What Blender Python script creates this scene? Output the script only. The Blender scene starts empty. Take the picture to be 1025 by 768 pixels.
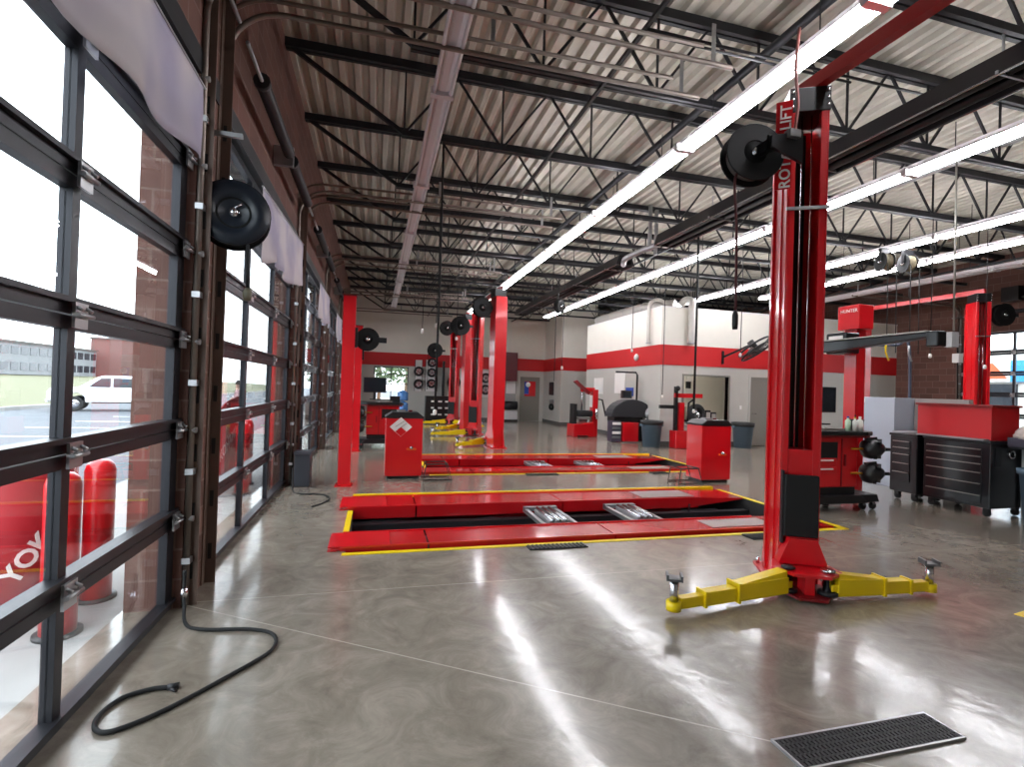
import bpy, bmesh, math, random
from mathutils import Vector, Matrix
random.seed(7)
scene = bpy.context.scene
COL = scene.collection
PI = math.pi
R = math.radians

# ------------------------------------------------------------------ camera, light, exposure
YAW, PITCH, ROLL, FPX, CAMH = R(15.0), R(0.56), R(1.8), 508.0, 1.55
_f = Vector((math.sin(YAW)*math.cos(PITCH), math.cos(YAW)*math.cos(PITCH), math.sin(PITCH)))
_r = Vector((math.cos(YAW), -math.sin(YAW), 0)); _u = _r.cross(_f)
_r2 = _r*math.cos(ROLL) + _u*math.sin(ROLL); _u2 = -_r*math.sin(ROLL) + _u*math.cos(ROLL)
cd = bpy.data.cameras.new('camera'); cam = bpy.data.objects.new('camera', cd); COL.objects.link(cam)
cam.matrix_world = Matrix(((_r2.x, _u2.x, -_f.x, 0), (_r2.y, _u2.y, -_f.y, 0), (_r2.z, _u2.z, -_f.z, CAMH), (0, 0, 0, 1)))
cd.sensor_width = 36; cd.sensor_fit = 'HORIZONTAL'; cd.lens = FPX/1025*36
cd.clip_start = 0.05; cd.clip_end = 600
scene.camera = cam
scene.view_settings.view_transform = 'Standard'
try: scene.view_settings.look = 'None'
except Exception: pass
scene.view_settings.exposure = 0.86
scene.view_settings.gamma = 1.0
scene.view_settings.use_curve_mapping = False
SKY, TUBE = 4.2, 26.0
world = bpy.data.worlds.new('world'); scene.world = world; world.use_nodes = True
wn = world.node_tree; bgn = wn.nodes['Background']
bgn.inputs[0].default_value = (0.86, 0.93, 1.0, 1); bgn.inputs[1].default_value = SKY
try:
    scene.cycles.use_denoising = True
    scene.cycles.max_bounces = 9; scene.cycles.diffuse_bounces = 6; scene.cycles.glossy_bounces = 4
    scene.cycles.transparent_max_bounces = 16
    scene.cycles.sample_clamp_indirect = 6.0
    scene.cycles.caustics_reflective = False; scene.cycles.caustics_refractive = False
except Exception: pass
def portal(x, y0, y1, z0, z1, s):
    ld = bpy.data.lights.new('daylight_portal', 'AREA'); ld.shape = 'RECTANGLE'
    ld.size = abs(z1-z0); ld.size_y = y1-y0; ld.energy = 1
    ld.cycles.is_portal = True
    o = bpy.data.objects.new('daylight_portal', ld); COL.objects.link(o)
    o.location = (x, (y0+y1)/2, (z0+z1)/2); o.rotation_euler = (0, -PI/2*s, 0)
DOORS = [(0.07 + 4.33*i, 3.87 + 4.33*i) for i in range(5)]
for a, b in DOORS: portal(-1.5, a, b, 0, 3.62, 1)
portal(17.6, 7.5, 11.4, 0, 3.62, -1)

# ------------------------------------------------------------------ materials
def lin(c): return tuple(((v/255)/12.92 if v/255 <= .04045 else ((v/255+.055)/1.055)**2.4) for v in c)
MATS = {}
def mat(name, rgb, rough=.5, metal=0., var=.0, vscale=3., bump=0., bscale=30., spec=.5, coat=0., emit=0., aniso=None):
    if name in MATS: return MATS[name]
    m = bpy.data.materials.new(name); m.use_nodes = True; nt = m.node_tree; b = nt.nodes['Principled BSDF']
    c = lin(rgb)
    b.inputs['Base Color'].default_value = (*c, 1); b.inputs['Roughness'].default_value = rough
    b.inputs['Metallic'].default_value = metal; b.inputs['Specular IOR Level'].default_value = spec
    b.inputs['Coat Weight'].default_value = coat; b.inputs['Coat Roughness'].default_value = .08
    if emit: b.inputs['Emission Color'].default_value = (*c, 1); b.inputs['Emission Strength'].default_value = emit
    tc = nt.nodes.new('ShaderNodeTexCoord')
    if var or True:
        n = nt.nodes.new('ShaderNodeTexNoise'); n.inputs['Scale'].default_value = vscale; n.inputs['Detail'].default_value = 4
        nt.links.new(tc.outputs['Object'], n.inputs['Vector'])
        mp = nt.nodes.new('ShaderNodeMapRange'); mp.inputs[3].default_value = 1-max(var, .04); mp.inputs[4].default_value = 1+max(var, .04)
        nt.links.new(n.outputs[0], mp.inputs[0])
        mx = nt.nodes.new('ShaderNodeVectorMath'); mx.operation = 'SCALE'; mx.inputs[0].default_value = c
        nt.links.new(mp.outputs[0], mx.inputs['Scale']); nt.links.new(mx.outputs[0], b.inputs['Base Color'])
    if bump:
        n2 = nt.nodes.new('ShaderNodeTexNoise'); n2.inputs['Scale'].default_value = bscale
        nt.links.new(tc.outputs['Object'], n2.inputs['Vector'])
        bp = nt.nodes.new('ShaderNodeBump'); bp.inputs['Strength'].default_value = bump; bp.inputs['Distance'].default_value = .01
        nt.links.new(n2.outputs[0], bp.inputs['Height']); nt.links.new(bp.outputs[0], b.inputs['Normal'])
    MATS[name] = m; return m

RED = mat('red_paint', (205, 14, 26), .28, var=.05, coat=.4)
DRED = mat('dark_red_paint', (120, 14, 20), .4)
RUNRED = mat('runway_red_paint', (190, 22, 28), .22, var=.12, vscale=2.2, coat=.5)
YEL = mat('yellow_paint', (240, 205, 10), .35, var=.05)
BLK = mat('black_plastic', (18, 18, 20), .4)
REELB = mat('matte_black_reel', (11, 11, 12), .65, spec=.3)
RUB = mat('black_rubber', (14, 14, 15), .75)
BLKP = mat('black_gloss_paint', (14, 16, 20), .28, coat=.2)
STEEL = mat('galvanised_steel', (170, 170, 172), .35, .85, var=.12, vscale=12)
TRK = mat('track_steel', (128, 116, 108), .4, .6, var=.15, vscale=6)
CHROME = mat('bright_metal', (205, 205, 210), .18, 1.)
DSTEEL = mat('black_painted_steel', (30, 30, 34), .5, .2)
BRONZE = mat('brown_painted_steel', (104, 84, 74), .55, .1, var=.1)
ALU = mat('dark_bronze_aluminium', (40, 40, 45), .4, .5)
DECK = mat('galvanised_roof_deck', (188, 182, 170), .4, .25, var=.28, vscale=2.)
WHITE = mat('white_enamel', (225, 222, 220), .4)
FIXW = mat('white_fixture_enamel', (215, 208, 212), .4)
WALLW = mat('cream_wall_paint', (230, 226, 216), .75, var=.03)
GREYW = mat('grey_wall_paint', (188, 185, 178), .7, var=.03)
BANDR = mat('red_wall_band_paint', (190, 22, 26), .6)
DOORG = mat('grey_door_paint', (128, 124, 116), .5)
BASEG = mat('dark_grey_baseboard', (80, 80, 78), .7)
PAPER = mat('white_paper', (235, 232, 228), .8)
BLUEB = mat('blue_grey_bin_plastic', (84, 104, 120), .5, var=.06)
BLUE = mat('blue_print', (40, 70, 160), .5)
SCREEN = mat('monitor_screen', (24, 32, 40), .15)
TIRE = mat('tyre_rubber', (22, 22, 24), .7)
HEATER = mat('heater_hood', (44, 42, 44), .35, .5)
ORANGE = mat('orange_print', (230, 100, 30), .5)
GREYC = mat('light_grey_cabinet', (190, 192, 194), .5)
TUBEM = mat('fluorescent_tube', (250, 251, 255), .4, emit=TUBE)
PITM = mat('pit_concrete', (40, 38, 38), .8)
BROWN = mat('brown_board', (110, 84, 60), .7)

def node_mat(name):
    m = bpy.data.materials.new(name); m.use_nodes = True; MATS[name] = m
    return m, m.node_tree, m.node_tree.nodes['Principled BSDF']
# glass: thin pane
def glass_mat(name, tint, refl=1.):
    m = bpy.data.materials.new(name); m.use_nodes = True; nt = m.node_tree; nt.nodes.clear()
    o = nt.nodes.new('ShaderNodeOutputMaterial'); t = nt.nodes.new('ShaderNodeBsdfTransparent'); g = nt.nodes.new('ShaderNodeBsdfGlossy')
    t.inputs[0].default_value = (*tint, 1); g.inputs['Roughness'].default_value = .01; g.inputs[0].default_value = (.9, .9, .92, 1)
    lw = nt.nodes.new('ShaderNodeLayerWeight'); lw.inputs[0].default_value = .5
    pw = nt.nodes.new('ShaderNodeMath'); pw.operation = 'POWER'; pw.inputs[1].default_value = 5; nt.links.new(lw.outputs['Facing'], pw.inputs[0])
    ml = nt.nodes.new('ShaderNodeMath'); ml.operation = 'MULTIPLY_ADD'; ml.inputs[1].default_value = .9*refl; ml.inputs[2].default_value = .04*refl; ml.use_clamp = True
    nt.links.new(pw.outputs[0], ml.inputs[0])
    mx = nt.nodes.new('ShaderNodeMixShader')
    nt.links.new(ml.outputs[0], mx.inputs[0])
    nt.links.new(t.outputs[0], mx.inputs[1]); nt.links.new(g.outputs[0], mx.inputs[2]); nt.links.new(mx.outputs[0], o.inputs[0])
    return m
GLASS = glass_mat('door_glass', (.93, .95, .95), 1.3)
# polished concrete floor
FLOOR, nt, b = node_mat('polished_concrete')
L = nt.links.new; N = nt.nodes.new
tc = N('ShaderNodeTexCoord')
n1 = N('ShaderNodeTexNoise'); n1.inputs['Scale'].default_value = .55; n1.inputs['Detail'].default_value = 8; n1.inputs['Roughness'].default_value = .62; n1.inputs['Distortion'].default_value = .6
n2 = N('ShaderNodeTexNoise'); n2.inputs['Scale'].default_value = 3.2; n2.inputs['Detail'].default_value = 9; n2.inputs['Roughness'].default_value = .72; n2.inputs['Distortion'].default_value = 1.2
L(tc.outputs['Object'], n1.inputs['Vector']); L(tc.outputs['Object'], n2.inputs['Vector'])
mixn = N('ShaderNodeMix'); mixn.inputs[0].default_value = .5; L(n1.outputs[0], mixn.inputs[2]); L(n2.outputs[0], mixn.inputs[3])
cr = N('ShaderNodeValToRGB'); e = cr.color_ramp.elements
e[0].position = .34; e[0].color = (*lin((104, 95, 84)), 1); e[1].position = .68; e[1].color = (*lin((170, 160, 147)), 1)
em = e.new(.5); em.color = (*lin((136, 127, 115)), 1)
L(mixn.outputs[0], cr.inputs[0])
sp = N('ShaderNodeSeparateXYZ'); L(tc.outputs['Object'], sp.inputs[0])
def line_mask(a, bb, c, w):
    m1 = N('ShaderNodeMath'); m1.operation = 'MULTIPLY'; m1.inputs[1].default_value = a; L(sp.outputs[0], m1.inputs[0])
    m2 = N('ShaderNodeMath'); m2.operation = 'MULTIPLY_ADD'; m2.inputs[1].default_value = bb; L(sp.outputs[1], m2.inputs[0]); L(m1.outputs[0], m2.inputs[2])
    m3 = N('ShaderNodeMath'); m3.operation = 'COMPARE'; m3.inputs[1].default_value = c; m3.inputs[2].default_value = w; L(m2.outputs[0], m3.inputs[0])
    return m3.outputs[0]
acc = None
k = math.hypot(.68, 1)
for a, bb, c, w in [(0, 1, 3.97, .004), (.68/k, 1/k, (3.55-.65*.68)/k, .0045), (0, 1, 12.5, .005)]:
    o_ = line_mask(a, bb, c, w)
    if acc is None: acc = o_
    else:
        mm = N('ShaderNodeMath'); mm.operation = 'MAXIMUM'; L(acc, mm.inputs[0]); L(o_, mm.inputs[1]); acc = mm.outputs[0]
mj = N('ShaderNodeMix'); mj.data_type = 'RGBA'; L(acc, mj.inputs[0]); L(cr.outputs[0], mj.inputs[6]); mj.inputs[7].default_value = (*lin((176, 168, 155)), 1)
L(mj.outputs[2], b.inputs['Base Color'])
rr = N('ShaderNodeMapRange'); rr.inputs[3].default_value = .12; rr.inputs[4].default_value = .28; L(n2.outputs[0], rr.inputs[0]); L(rr.outputs[0], b.inputs['Roughness'])
b.inputs['Specular IOR Level'].default_value = .6; b.inputs['Coat Weight'].default_value = .4; b.inputs['Coat Roughness'].default_value = .08
n3 = N('ShaderNodeTexNoise'); n3.inputs['Scale'].default_value = 9; n3.inputs['Detail'].default_value = 5; L(tc.outputs['Object'], n3.inputs['Vector'])
bp = N('ShaderNodeBump'); bp.inputs['Strength'].default_value = .16; bp.inputs['Distance'].default_value = .01; L(n3.outputs[0], bp.inputs['Height']); L(bp.outputs[0], b.inputs['Normal']); L(bp.outputs[0], b.inputs['Coat Normal'])
# bricks
def brick_mat(name, c1, c2, mortar, sx=.2, sz=.067, swap=True, msize=.008, rough=.85):
    m, nt, b = node_mat(name); L = nt.links.new; N = nt.nodes.new
    tc = N('ShaderNodeTexCoord'); sp = N('ShaderNodeSeparateXYZ'); cb = N('ShaderNodeCombineXYZ'); L(tc.outputs['Object'], sp.inputs[0])
    ad = N('ShaderNodeMath'); ad.operation = 'ADD'; L(sp.outputs[0], ad.inputs[0]); L(sp.outputs[1], ad.inputs[1])
    L(ad.outputs[0], cb.inputs[0]); L(sp.outputs[2], cb.inputs[1])
    br = N('ShaderNodeTexBrick'); br.inputs['Scale'].default_value = 1; br.inputs['Brick Width'].default_value = sx; br.inputs['Row Height'].default_value = sz
    br.inputs['Mortar Size'].default_value = msize; br.inputs['Color1'].default_value = (*lin(c1), 1); br.inputs['Color2'].default_value = (*lin(c2), 1); br.inputs['Mortar'].default_value = (*lin(mortar), 1)
    L(cb.outputs[0], br.inputs['Vector']); L(br.outputs[0], b.inputs['Base Color']); b.inputs['Roughness'].default_value = rough
    bp = N('ShaderNodeBump'); bp.inputs['Strength'].default_value = .4; bp.inputs['Distance'].default_value = .005; bp.invert = True
    L(br.outputs['Fac'], bp.inputs['Height']); L(bp.outputs[0], b.inputs['Normal'])
    return m
BRICK = brick_mat('red_brown_brick', (112, 76, 66), (94, 64, 56), (120, 96, 86), .4, .2)
BLOCK = brick_mat('painted_block', (205, 200, 190), (203, 198, 188), (192, 187, 177), .4, .2, msize=.004)
# banner cloth
CLOTH, nt, b = node_mat('pale_banner_cloth'); L = nt.links.new; N = nt.nodes.new
tc = N('ShaderNodeTexCoord'); nn = N('ShaderNodeTexNoise'); nn.inputs['Scale'].default_value = 1.6; nn.inputs['Detail'].default_value = 2; L(tc.outputs['Object'], nn.inputs['Vector'])
cr = N('ShaderNodeValToRGB'); e = cr.color_ramp.elements; e[0].position = .4; e[0].color = (*lin((178, 172, 188)), 1); e[1].position = .6; e[1].color = (*lin((206, 198, 200)), 1)
L(nn.outputs[0], cr.inputs[0]); L(cr.outputs[0], b.inputs['Base Color']); b.inputs['Roughness'].default_value = .8
tr = N('ShaderNodeBsdfTranslucent'); L(cr.outputs[0], tr.inputs[0]); mx = N('ShaderNodeMixShader'); mx.inputs[0].default_value = .35
out = nt.nodes['Material Output']; L(b.outputs[0], mx.inputs[1]); L(tr.outputs[0], mx.inputs[2]); L(mx.outputs[0], out.inputs[0])
# drain grate
ASPH = mat('asphalt', (84, 88, 94), .9, var=.08, vscale=2, bump=.2, bscale=60)
SIDE = mat('sidewalk_concrete', (150, 148, 146), .9, var=.05, vscale=1.5)
GRASS = mat('dry_grass', (98, 98, 72), .95, var=.25, vscale=2, bump=.5, bscale=20)
CARW = mat('white_car_paint', (228, 230, 234), .2, coat=.6)
CARG = mat('car_glass', (40, 46, 54), .08)

# ------------------------------------------------------------------ mesh helpers
def wloc(o):
    v = Vector((0, 0, 0))
    while o is not None: v += Vector(o.location); o = o.parent
    return v
def empty(name, loc, label=None, cat=None, group=None, kind=None):
    o = bpy.data.objects.new(name, None); COL.objects.link(o); o.location = loc; o.empty_display_size = .1
    tag(o, label, cat, group, kind); return o
def tag(o, label=None, cat=None, group=None, kind=None):
    if label: o['label'] = label
    if cat: o['category'] = cat
    if group: o['group'] = group
    if kind: o['kind'] = kind
    return o
class MB:
    def __init__(s): s.v = []; s.f = []; s.s = []
    def add(s, vs, fs, smooth=False):
        n = len(s.v); s.v += [Vector(p) for p in vs]
        for f in fs: s.f.append(tuple(n+i for i in f)); s.s.append(smooth)
        return s
    def box(s, x0, x1, y0, y1, z0, z1):
        if x0 > x1: x0, x1 = x1, x0
        if y0 > y1: y0, y1 = y1, y0
        if z0 > z1: z0, z1 = z1, z0
        return s.add([(x0,y0,z0),(x1,y0,z0),(x1,y1,z0),(x0,y1,z0),(x0,y0,z1),(x1,y0,z1),(x1,y1,z1),(x0,y1,z1)],
                     [(0,3,2,1),(4,5,6,7),(0,1,5,4),(1,2,6,5),(2,3,7,6),(3,0,4,7)])
    def bar(s, a, b, w, h, up=(0, 0, 1)):
        a = Vector(a); b = Vector(b); d = (b-a).normalized(); up = Vector(up)
        if abs(d.dot(up)) > .98: up = Vector((0, 1, 0))
        x = d.cross(up).normalized(); y = x.cross(d).normalized()
        vs = []
        for p in (a, b):
            for i, j in ((-1,-1),(1,-1),(1,1),(-1,1)): vs.append(p + x*(i*w/2) + y*(j*h/2))
        return s.add(vs, [(0,1,2,3),(7,6,5,4),(0,4,5,1),(1,5,6,2),(2,6,7,3),(3,7,4,0)])
    def prism(s, poly, axis, a, b):
        # poly: 2-D points; axis: x->(y,z) y->(x,z) z->(x,y)
        def mk(p, t):
            return {'x': (t, p[0], p[1]), 'y': (p[0], t, p[1]), 'z': (p[0], p[1], t)}[axis]
        n = len(poly); vs = [mk(p, a) for p in poly] + [mk(p, b) for p in poly]
        fs = [tuple(range(n-1, -1, -1)), tuple(range(n, 2*n))] + [(i, (i+1) % n, n+(i+1) % n, n+i) for i in range(n)]
        return s.add(vs, fs)
    def tube(s, pts, r, n=8, caps=True, closed=False):
        pts = [Vector(p) for p in pts]; m = len(pts)
        rs = r if isinstance(r, (list, tuple)) else [r]*m
        vs = []; px = None
        for i, p in enumerate(pts):
            if closed: d = (pts[(i+1) % m] - pts[i-1]).normalized()
            else: d = (pts[min(i+1, m-1)] - pts[max(i-1, 0)]).normalized()
            if px is None:
                up = Vector((0, 0, 1)) if abs(d.z) < .9 else Vector((1, 0, 0)); x = d.cross(up).normalized()
            else:
                x = (px - d*px.dot(d)).normalized()
            px = x; y = d.cross(x)
            for k in range(n):
                a = 2*PI*k/n; vs.append(p + x*(math.cos(a)*rs[i]) + y*(math.sin(a)*rs[i]))
        fs = []
        for i in range(m if closed else m-1):
            j = (i+1) % m
            for k in range(n): fs.append((i*n+k, i*n+(k+1) % n, j*n+(k+1) % n, j*n+k))
        s.add(vs, fs, True)
        if caps and not closed:
            b0 = len(s.v)-len(vs); s.f.append(tuple(b0+k for k in range(n-1, -1, -1))); s.s.append(False)
            s.f.append(tuple(b0+(m-1)*n+k for k in range(n))); s.s.append(False)
        return s
    def cyl(s, a, b, r, r2=None, n=16): return s.tube([a, b], [r, r if r2 is None else r2], n)
    def lathe(s, prof, c, axis=(0, 0, 1), n=24, smooth=True, caps=True):
        # prof: (radius, height) along the axis from c
        ax = Vector(axis).normalized(); up = Vector((0, 0, 1)) if abs(ax.z) < .9 else Vector((1, 0, 0))
        x = ax.cross(up).normalized(); y = ax.cross(x); c = Vector(c); vs = []
        for r, h in prof:
            for k in range(n):
                a = 2*PI*k/n; vs.append(c + ax*h + x*(math.cos(a)*r) + y*(math.sin(a)*r))
        fs = []
        for i in range(len(prof)-1):
            for k in range(n): fs.append((i*n+k, i*n+(k+1) % n, (i+1)*n+(k+1) % n, (i+1)*n+k))
        if caps: fs.append(tuple(range(n-1, -1, -1))); fs.append(tuple((len(prof)-1)*n+k for k in range(n)))
        return s.add(vs, fs, smooth)
    def torus(s, c, axis, R0, r, n=28, m=8):
        ax = Vector(axis).normalized(); up = Vector((0, 0, 1)) if abs(ax.z) < .9 else Vector((1, 0, 0))
        x = ax.cross(up).normalized(); y = ax.cross(x); c = Vector(c)
        return s.tube([c + x*(math.cos(2*PI*k/n)*R0) + y*(math.sin(2*PI*k/n)*R0) for k in range(n)], r, m, closed=True)
    def build(s, name, m, parent=None, bevel=0., loc=None, world=True, **kw):
        me = bpy.data.meshes.new(name)
        off = wloc(parent) if (parent is not None and world) else Vector((0, 0, 0))
        if loc is not None: off = Vector(loc)
        me.from_pydata([tuple(v-off) for v in s.v], [], s.f)
        me.polygons.foreach_set('use_smooth', s.s)
        for q in (m if isinstance(m, (list, tuple)) else [m]): me.materials.append(q)
        bm = bmesh.new(); bm.from_mesh(me); bmesh.ops.recalc_face_normals(bm, faces=bm.faces); bm.to_mesh(me); bm.free()
        me.update()
        o = bpy.data.objects.new(name, me); COL.objects.link(o)
        if loc is not None: o.location = loc
        if parent is not None: o.parent = parent
        if bevel:
            md = o.modifiers.new('bevel', 'BEVEL'); md.width = bevel; md.segments = 2; md.limit_method = 'ANGLE'; md.angle_limit = R(40)
        tag(o, **kw); return o
def smooth_path(pts, k=8):
    pts = [Vector(p) for p in pts]; out = []
    for i in range(len(pts)-1):
        p0 = pts[max(i-1, 0)]; p1 = pts[i]; p2 = pts[i+1]; p3 = pts[min(i+2, len(pts)-1)]
        for j in range(k):
            t = j/k
            out.append(.5*((2*p1) + (-p0+p2)*t + (2*p0-5*p1+4*p2-p3)*t*t + (-p0+3*p1-3*p2+p3)*t**3))
    out.append(pts[-1]); return out
def text(s, size, origin, xa, ya, m, parent=None, name='lettering', ext=.0015, align='LEFT', bold=.0, **kw):
    cu = bpy.data.curves.new(name, 'FONT'); cu.body = s; cu.size = size; cu.extrude = ext; cu.align_x = align; cu.offset = bold; cu.resolution_u = 3
    t = bpy.data.objects.new(name, cu); COL.objects.link(t)
    dg = bpy.context.evaluated_depsgraph_get(); me = bpy.data.meshes.new_from_object(t.evaluated_get(dg))
    bpy.data.objects.remove(t)
    xa = Vector(xa).normalized(); ya = Vector(ya).normalized(); za = xa.cross(ya)
    org = Vector(origin) - (wloc(parent) if parent else Vector((0, 0, 0)))
    for v in me.vertices: v.co = org + xa*v.co.x + ya*v.co.y + za*v.co.z
    me.materials.clear(); me.materials.append(m)
    o = bpy.data.objects.new(name, me); COL.objects.link(o)
    if parent: o.parent = parent
    tag(o, **kw); return o
def children(o): return [c for c in bpy.data.objects if c.parent == o]
def copy_tree(o, parent=None):
    kids = KIDS(o); c = o.copy(); COL.objects.link(c); c.parent = parent
    for ch in kids: copy_tree(ch, c)
    return c
def KIDS(o): return [c for c in list(COL.objects) if c.parent == o]
def put(src, loc, label, rz=0., group=None):
    c = copy_tree(src); c.location = loc; c.rotation_euler = (0, 0, rz); c['label'] = label
    if group: c['group'] = group
    return c

# ------------------------------------------------------------------ the setting
XW, XE, YB, YF = -1.22, 17.2, 23.6, -2.6
PITS = [(-.22, 5.42, 4.86, 7.16), (.98, 6.62, 8.95, 11.2)]
fl = MB()
xs = sorted({XW-.35, XE+.4, *[p[0] for p in PITS], *[p[1] for p in PITS]}); ys = sorted({YF, YB, *[p[2] for p in PITS], *[p[3] for p in PITS]})
for i in range(len(xs)-1):
    for j in range(len(ys)-1):
        cx, cy = (xs[i]+xs[i+1])/2, (ys[j]+ys[j+1])/2
        if any(p[0] < cx < p[1] and p[2] < cy < p[3] for p in PITS): continue
        fl.add([(xs[i],ys[j],0),(xs[i+1],ys[j],0),(xs[i+1],ys[j+1],0),(xs[i],ys[j+1],0)], [(0,1,2,3)])
fl.build('floor', FLOOR, kind='structure')
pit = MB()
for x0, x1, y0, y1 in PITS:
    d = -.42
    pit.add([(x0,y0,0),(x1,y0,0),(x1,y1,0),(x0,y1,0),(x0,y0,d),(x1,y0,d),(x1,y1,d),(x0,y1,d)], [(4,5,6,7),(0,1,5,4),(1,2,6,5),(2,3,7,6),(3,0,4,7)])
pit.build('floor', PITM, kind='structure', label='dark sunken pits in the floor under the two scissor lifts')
# roof deck, corrugated along y
dk = MB(); x = XW-.3; p = .2; prof = []
while x < XE+.4:
    prof += [(x, 5.86), (x+.07, 5.86), (x+.10, 5.80), (x+.17, 5.80)]; x += p
vs = [(a, YF, z) for a, z in prof] + [(a, YB+.2, z) for a, z in prof]; n = len(prof)
dk.add(vs, [(i, i+1, n+i+1, n+i) for i in range(n-1)])
dk.build('ceiling', DECK, kind='structure')
MB().box(XW-.35, XE+.4, YF-.2, YB+.3, 5.95, 6.1).build('ceiling', BASEG, kind='structure', label='flat roof above the corrugated deck')
# door wall: piers, lintel strip, brick above
w = MB(); edges = [YF] + [v for d in DOORS for v in d] + [YB]
for i in range(0, len(edges), 2): w.box(-1.55, XW, edges[i], edges[i+1], 0, 3.62)
w.box(-1.55, XW, YF, YB, 3.78, 5.9)
w.build('wall_left', BRICK, kind='structure')
MB().box(-1.5, XW+.01, YF, YB, 3.62, 3.78).build('trim_1', DSTEEL, kind='structure', label='dark steel lintel over the glazed doors')
MB().box(XW-.35, XE+.4, YB, YB+.25, 0, 2.43).build('wall_back', GREYW, kind='structure')
# back wall with a window: rebuilt as pieces round the opening
bpy.data.objects.remove(bpy.data.objects['wall_back'])
wb = MB(); WX0, WX1, WZ0, WZ1 = -.1, 1.42, .85, 2.36
wb.box(-1.55, WX0, YB, YB+.25, 0, 5.9).box(WX1, XE, YB, YB+.25, 0, 5.9).box(WX0, WX1, YB, YB+.25, 0, WZ0).box(WX0, WX1, YB, YB+.25, WZ1, 5.9)
wb.build('wall_back', GREYW, kind='structure')
def strip(x0, x1, y0, y1, nm, name='trim_2'):
    pass
t2 = MB().box(-1.2, 7.93, YB-.012, YB, 3.0, 5.9).build('wall_back', WALLW, kind='structure', label='cream upper part of the back wall')
MB().box(-1.2, 7.93, YB-.02, YB, 2.42, 3.0).build('trim_2', BANDR, kind='structure', label='red band across the back wall')
# return wall and alcove
def wallbox(nm, x0, x1, y0, y1, face, top=5.9, lab=None):
    MB().box(x0, x1, y0, y1, 0, top).build(nm, GREYW, kind='structure')
wallbox('wall_recess', 7.93, 9.6, 21.2, YB-.001, 'y')
MB().box(7.915, 9.6, 21.185, YB-.03, 2.42, 3.0).build('trim_3', BANDR, kind='structure')
MB().box(7.92, 9.6, 21.19, YB-.03, 3.0, 5.85).build('wall_recess', WALLW, kind='structure', label='cream upper part of the alcove wall')
# office block: walls D (x=8.15) and E (y=13.4) with an opening and a door, low roof
ofx, ofy, oft = 8.15, 13.4, 4.1
MB().box(ofx, ofx+.15, ofy, 18.9, 0, oft).box(ofx+.15, XE-.01, 18.75, 18.9, 0, oft).build('wall_inner', GREYW, kind='structure')
ox0, ox1, oz0, oz1 = 8.93, 10.5, .66, 2.1; dx0, dx1, dz1 = 11.3, 12.25, 2.14
we = MB().box(ofx+.15, ox0, ofy, ofy+.15, 0, oft).box(ox0, ox1, ofy, ofy+.15, 0, oz0).box(ox0, ox1, ofy, ofy+.15, oz1, oft)
we.box(ox1, dx0, ofy, ofy+.15, 0, oft).box(dx0, dx1, ofy, ofy+.15, dz1, oft).box(dx1, XE, ofy, ofy+.15, 0, oft)
we.build('wall_inner', GREYW, kind='structure')
MB().box(ofx-.01, XE-.001, ofy-.01, ofy+.0, 3.0, oft+.01).box(ofx-.01, ofx, ofy, 18.9, 3.0, oft+.01).build('wall_inner', WALLW, kind='structure', label='cream upper part of the office walls')
MB().box(ofx-.02, XE-.001, ofy-.02, ofy, 2.4, 3.0).box(ofx-.02, ofx, ofy, 18.9, 2.4, 3.0).build('trim_4', BANDR, kind='structure', label='red band round the office block')
MB().box(ofx-.02, XE-.001, ofy-.02, 18.9, oft+.01, oft+.05).build('trim_5', WHITE, kind='structure', label='flat cap on the office block')
MB().box(ox0-.05, ox0, ofy-.03, ofy+.17, oz0, oz1+.05).box(ox1, ox1+.05, ofy-.03, ofy+.17, oz0, oz1+.05).box(ox0, ox1, ofy-.03, ofy+.17, oz1, oz1+.05).build('trim_6', DOORG, kind='structure', label='grey frame of the opening into the parts room')
MB().box(ofx+.15, 13, 16.2, 16.3, 0, 3.9).build('wall_parts_room', WALLW, kind='structure')
MB().box(ofx-.02, ofx, ofy-.02, 18.9, 0, .12).box(ofx, dx0-.06, ofy-.02, ofy, 0, .12).box(dx1+.06, XE, ofy-.02, ofy, 0, .12).build('baseboard_inner', BASEG, kind='structure')
MB().box(-1.2, 6.65, YB-.02, YB, 0, .12).box(7.91, 7.93, 21.2, YB, 0, .12).box(7.93, 9.6, 21.18, 21.2, 0, .12).build('baseboard_back', BASEG, kind='structure')
def hinged_door(nm, x0, x1, y, z1):
    d = empty(nm, ((x0+x1)/2, y, 0), kind='structure')
    MB().box(x0-.06, x0, y-.03, y, 0, z1+.06).box(x1, x1+.06, y-.03, y, 0, z1+.06).box(x0, x1, y-.03, y, z1, z1+.06).build('door_frame', GREYW, d)
    MB().box(x0, x1, y-.015, y+.03, .01, z1).build('door_leaf', DOORG, d)
    MB().tube([(x0+.08, y-.02, 1.0), (x0+.08, y-.07, 1.0), (x0+.2, y-.07, 1.0)], .01).build('door_handle', CHROME, d)
    return d
hinged_door('door_7', dx0, dx1, ofy, dz1)
bd = hinged_door('door_8', 6.72, 7.72, YB-.005, 2.13)
# right wall with its own overhead door
RD = (7.5, 11.4)
MB().box(XE, XE+.35, YF, RD[0], 0, 5.9).box(XE, XE+.35, RD[1], YB, 0, 5.9).box(XE, XE+.35, RD[0], RD[1], 3.62, 5.9).build('wall_right', BRICK, kind='structure')
MB().box(XW-.35, XE+.4, YF-.3, YF, 0, 5.9).build('wall_front', GREYW, kind='structure')
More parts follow.
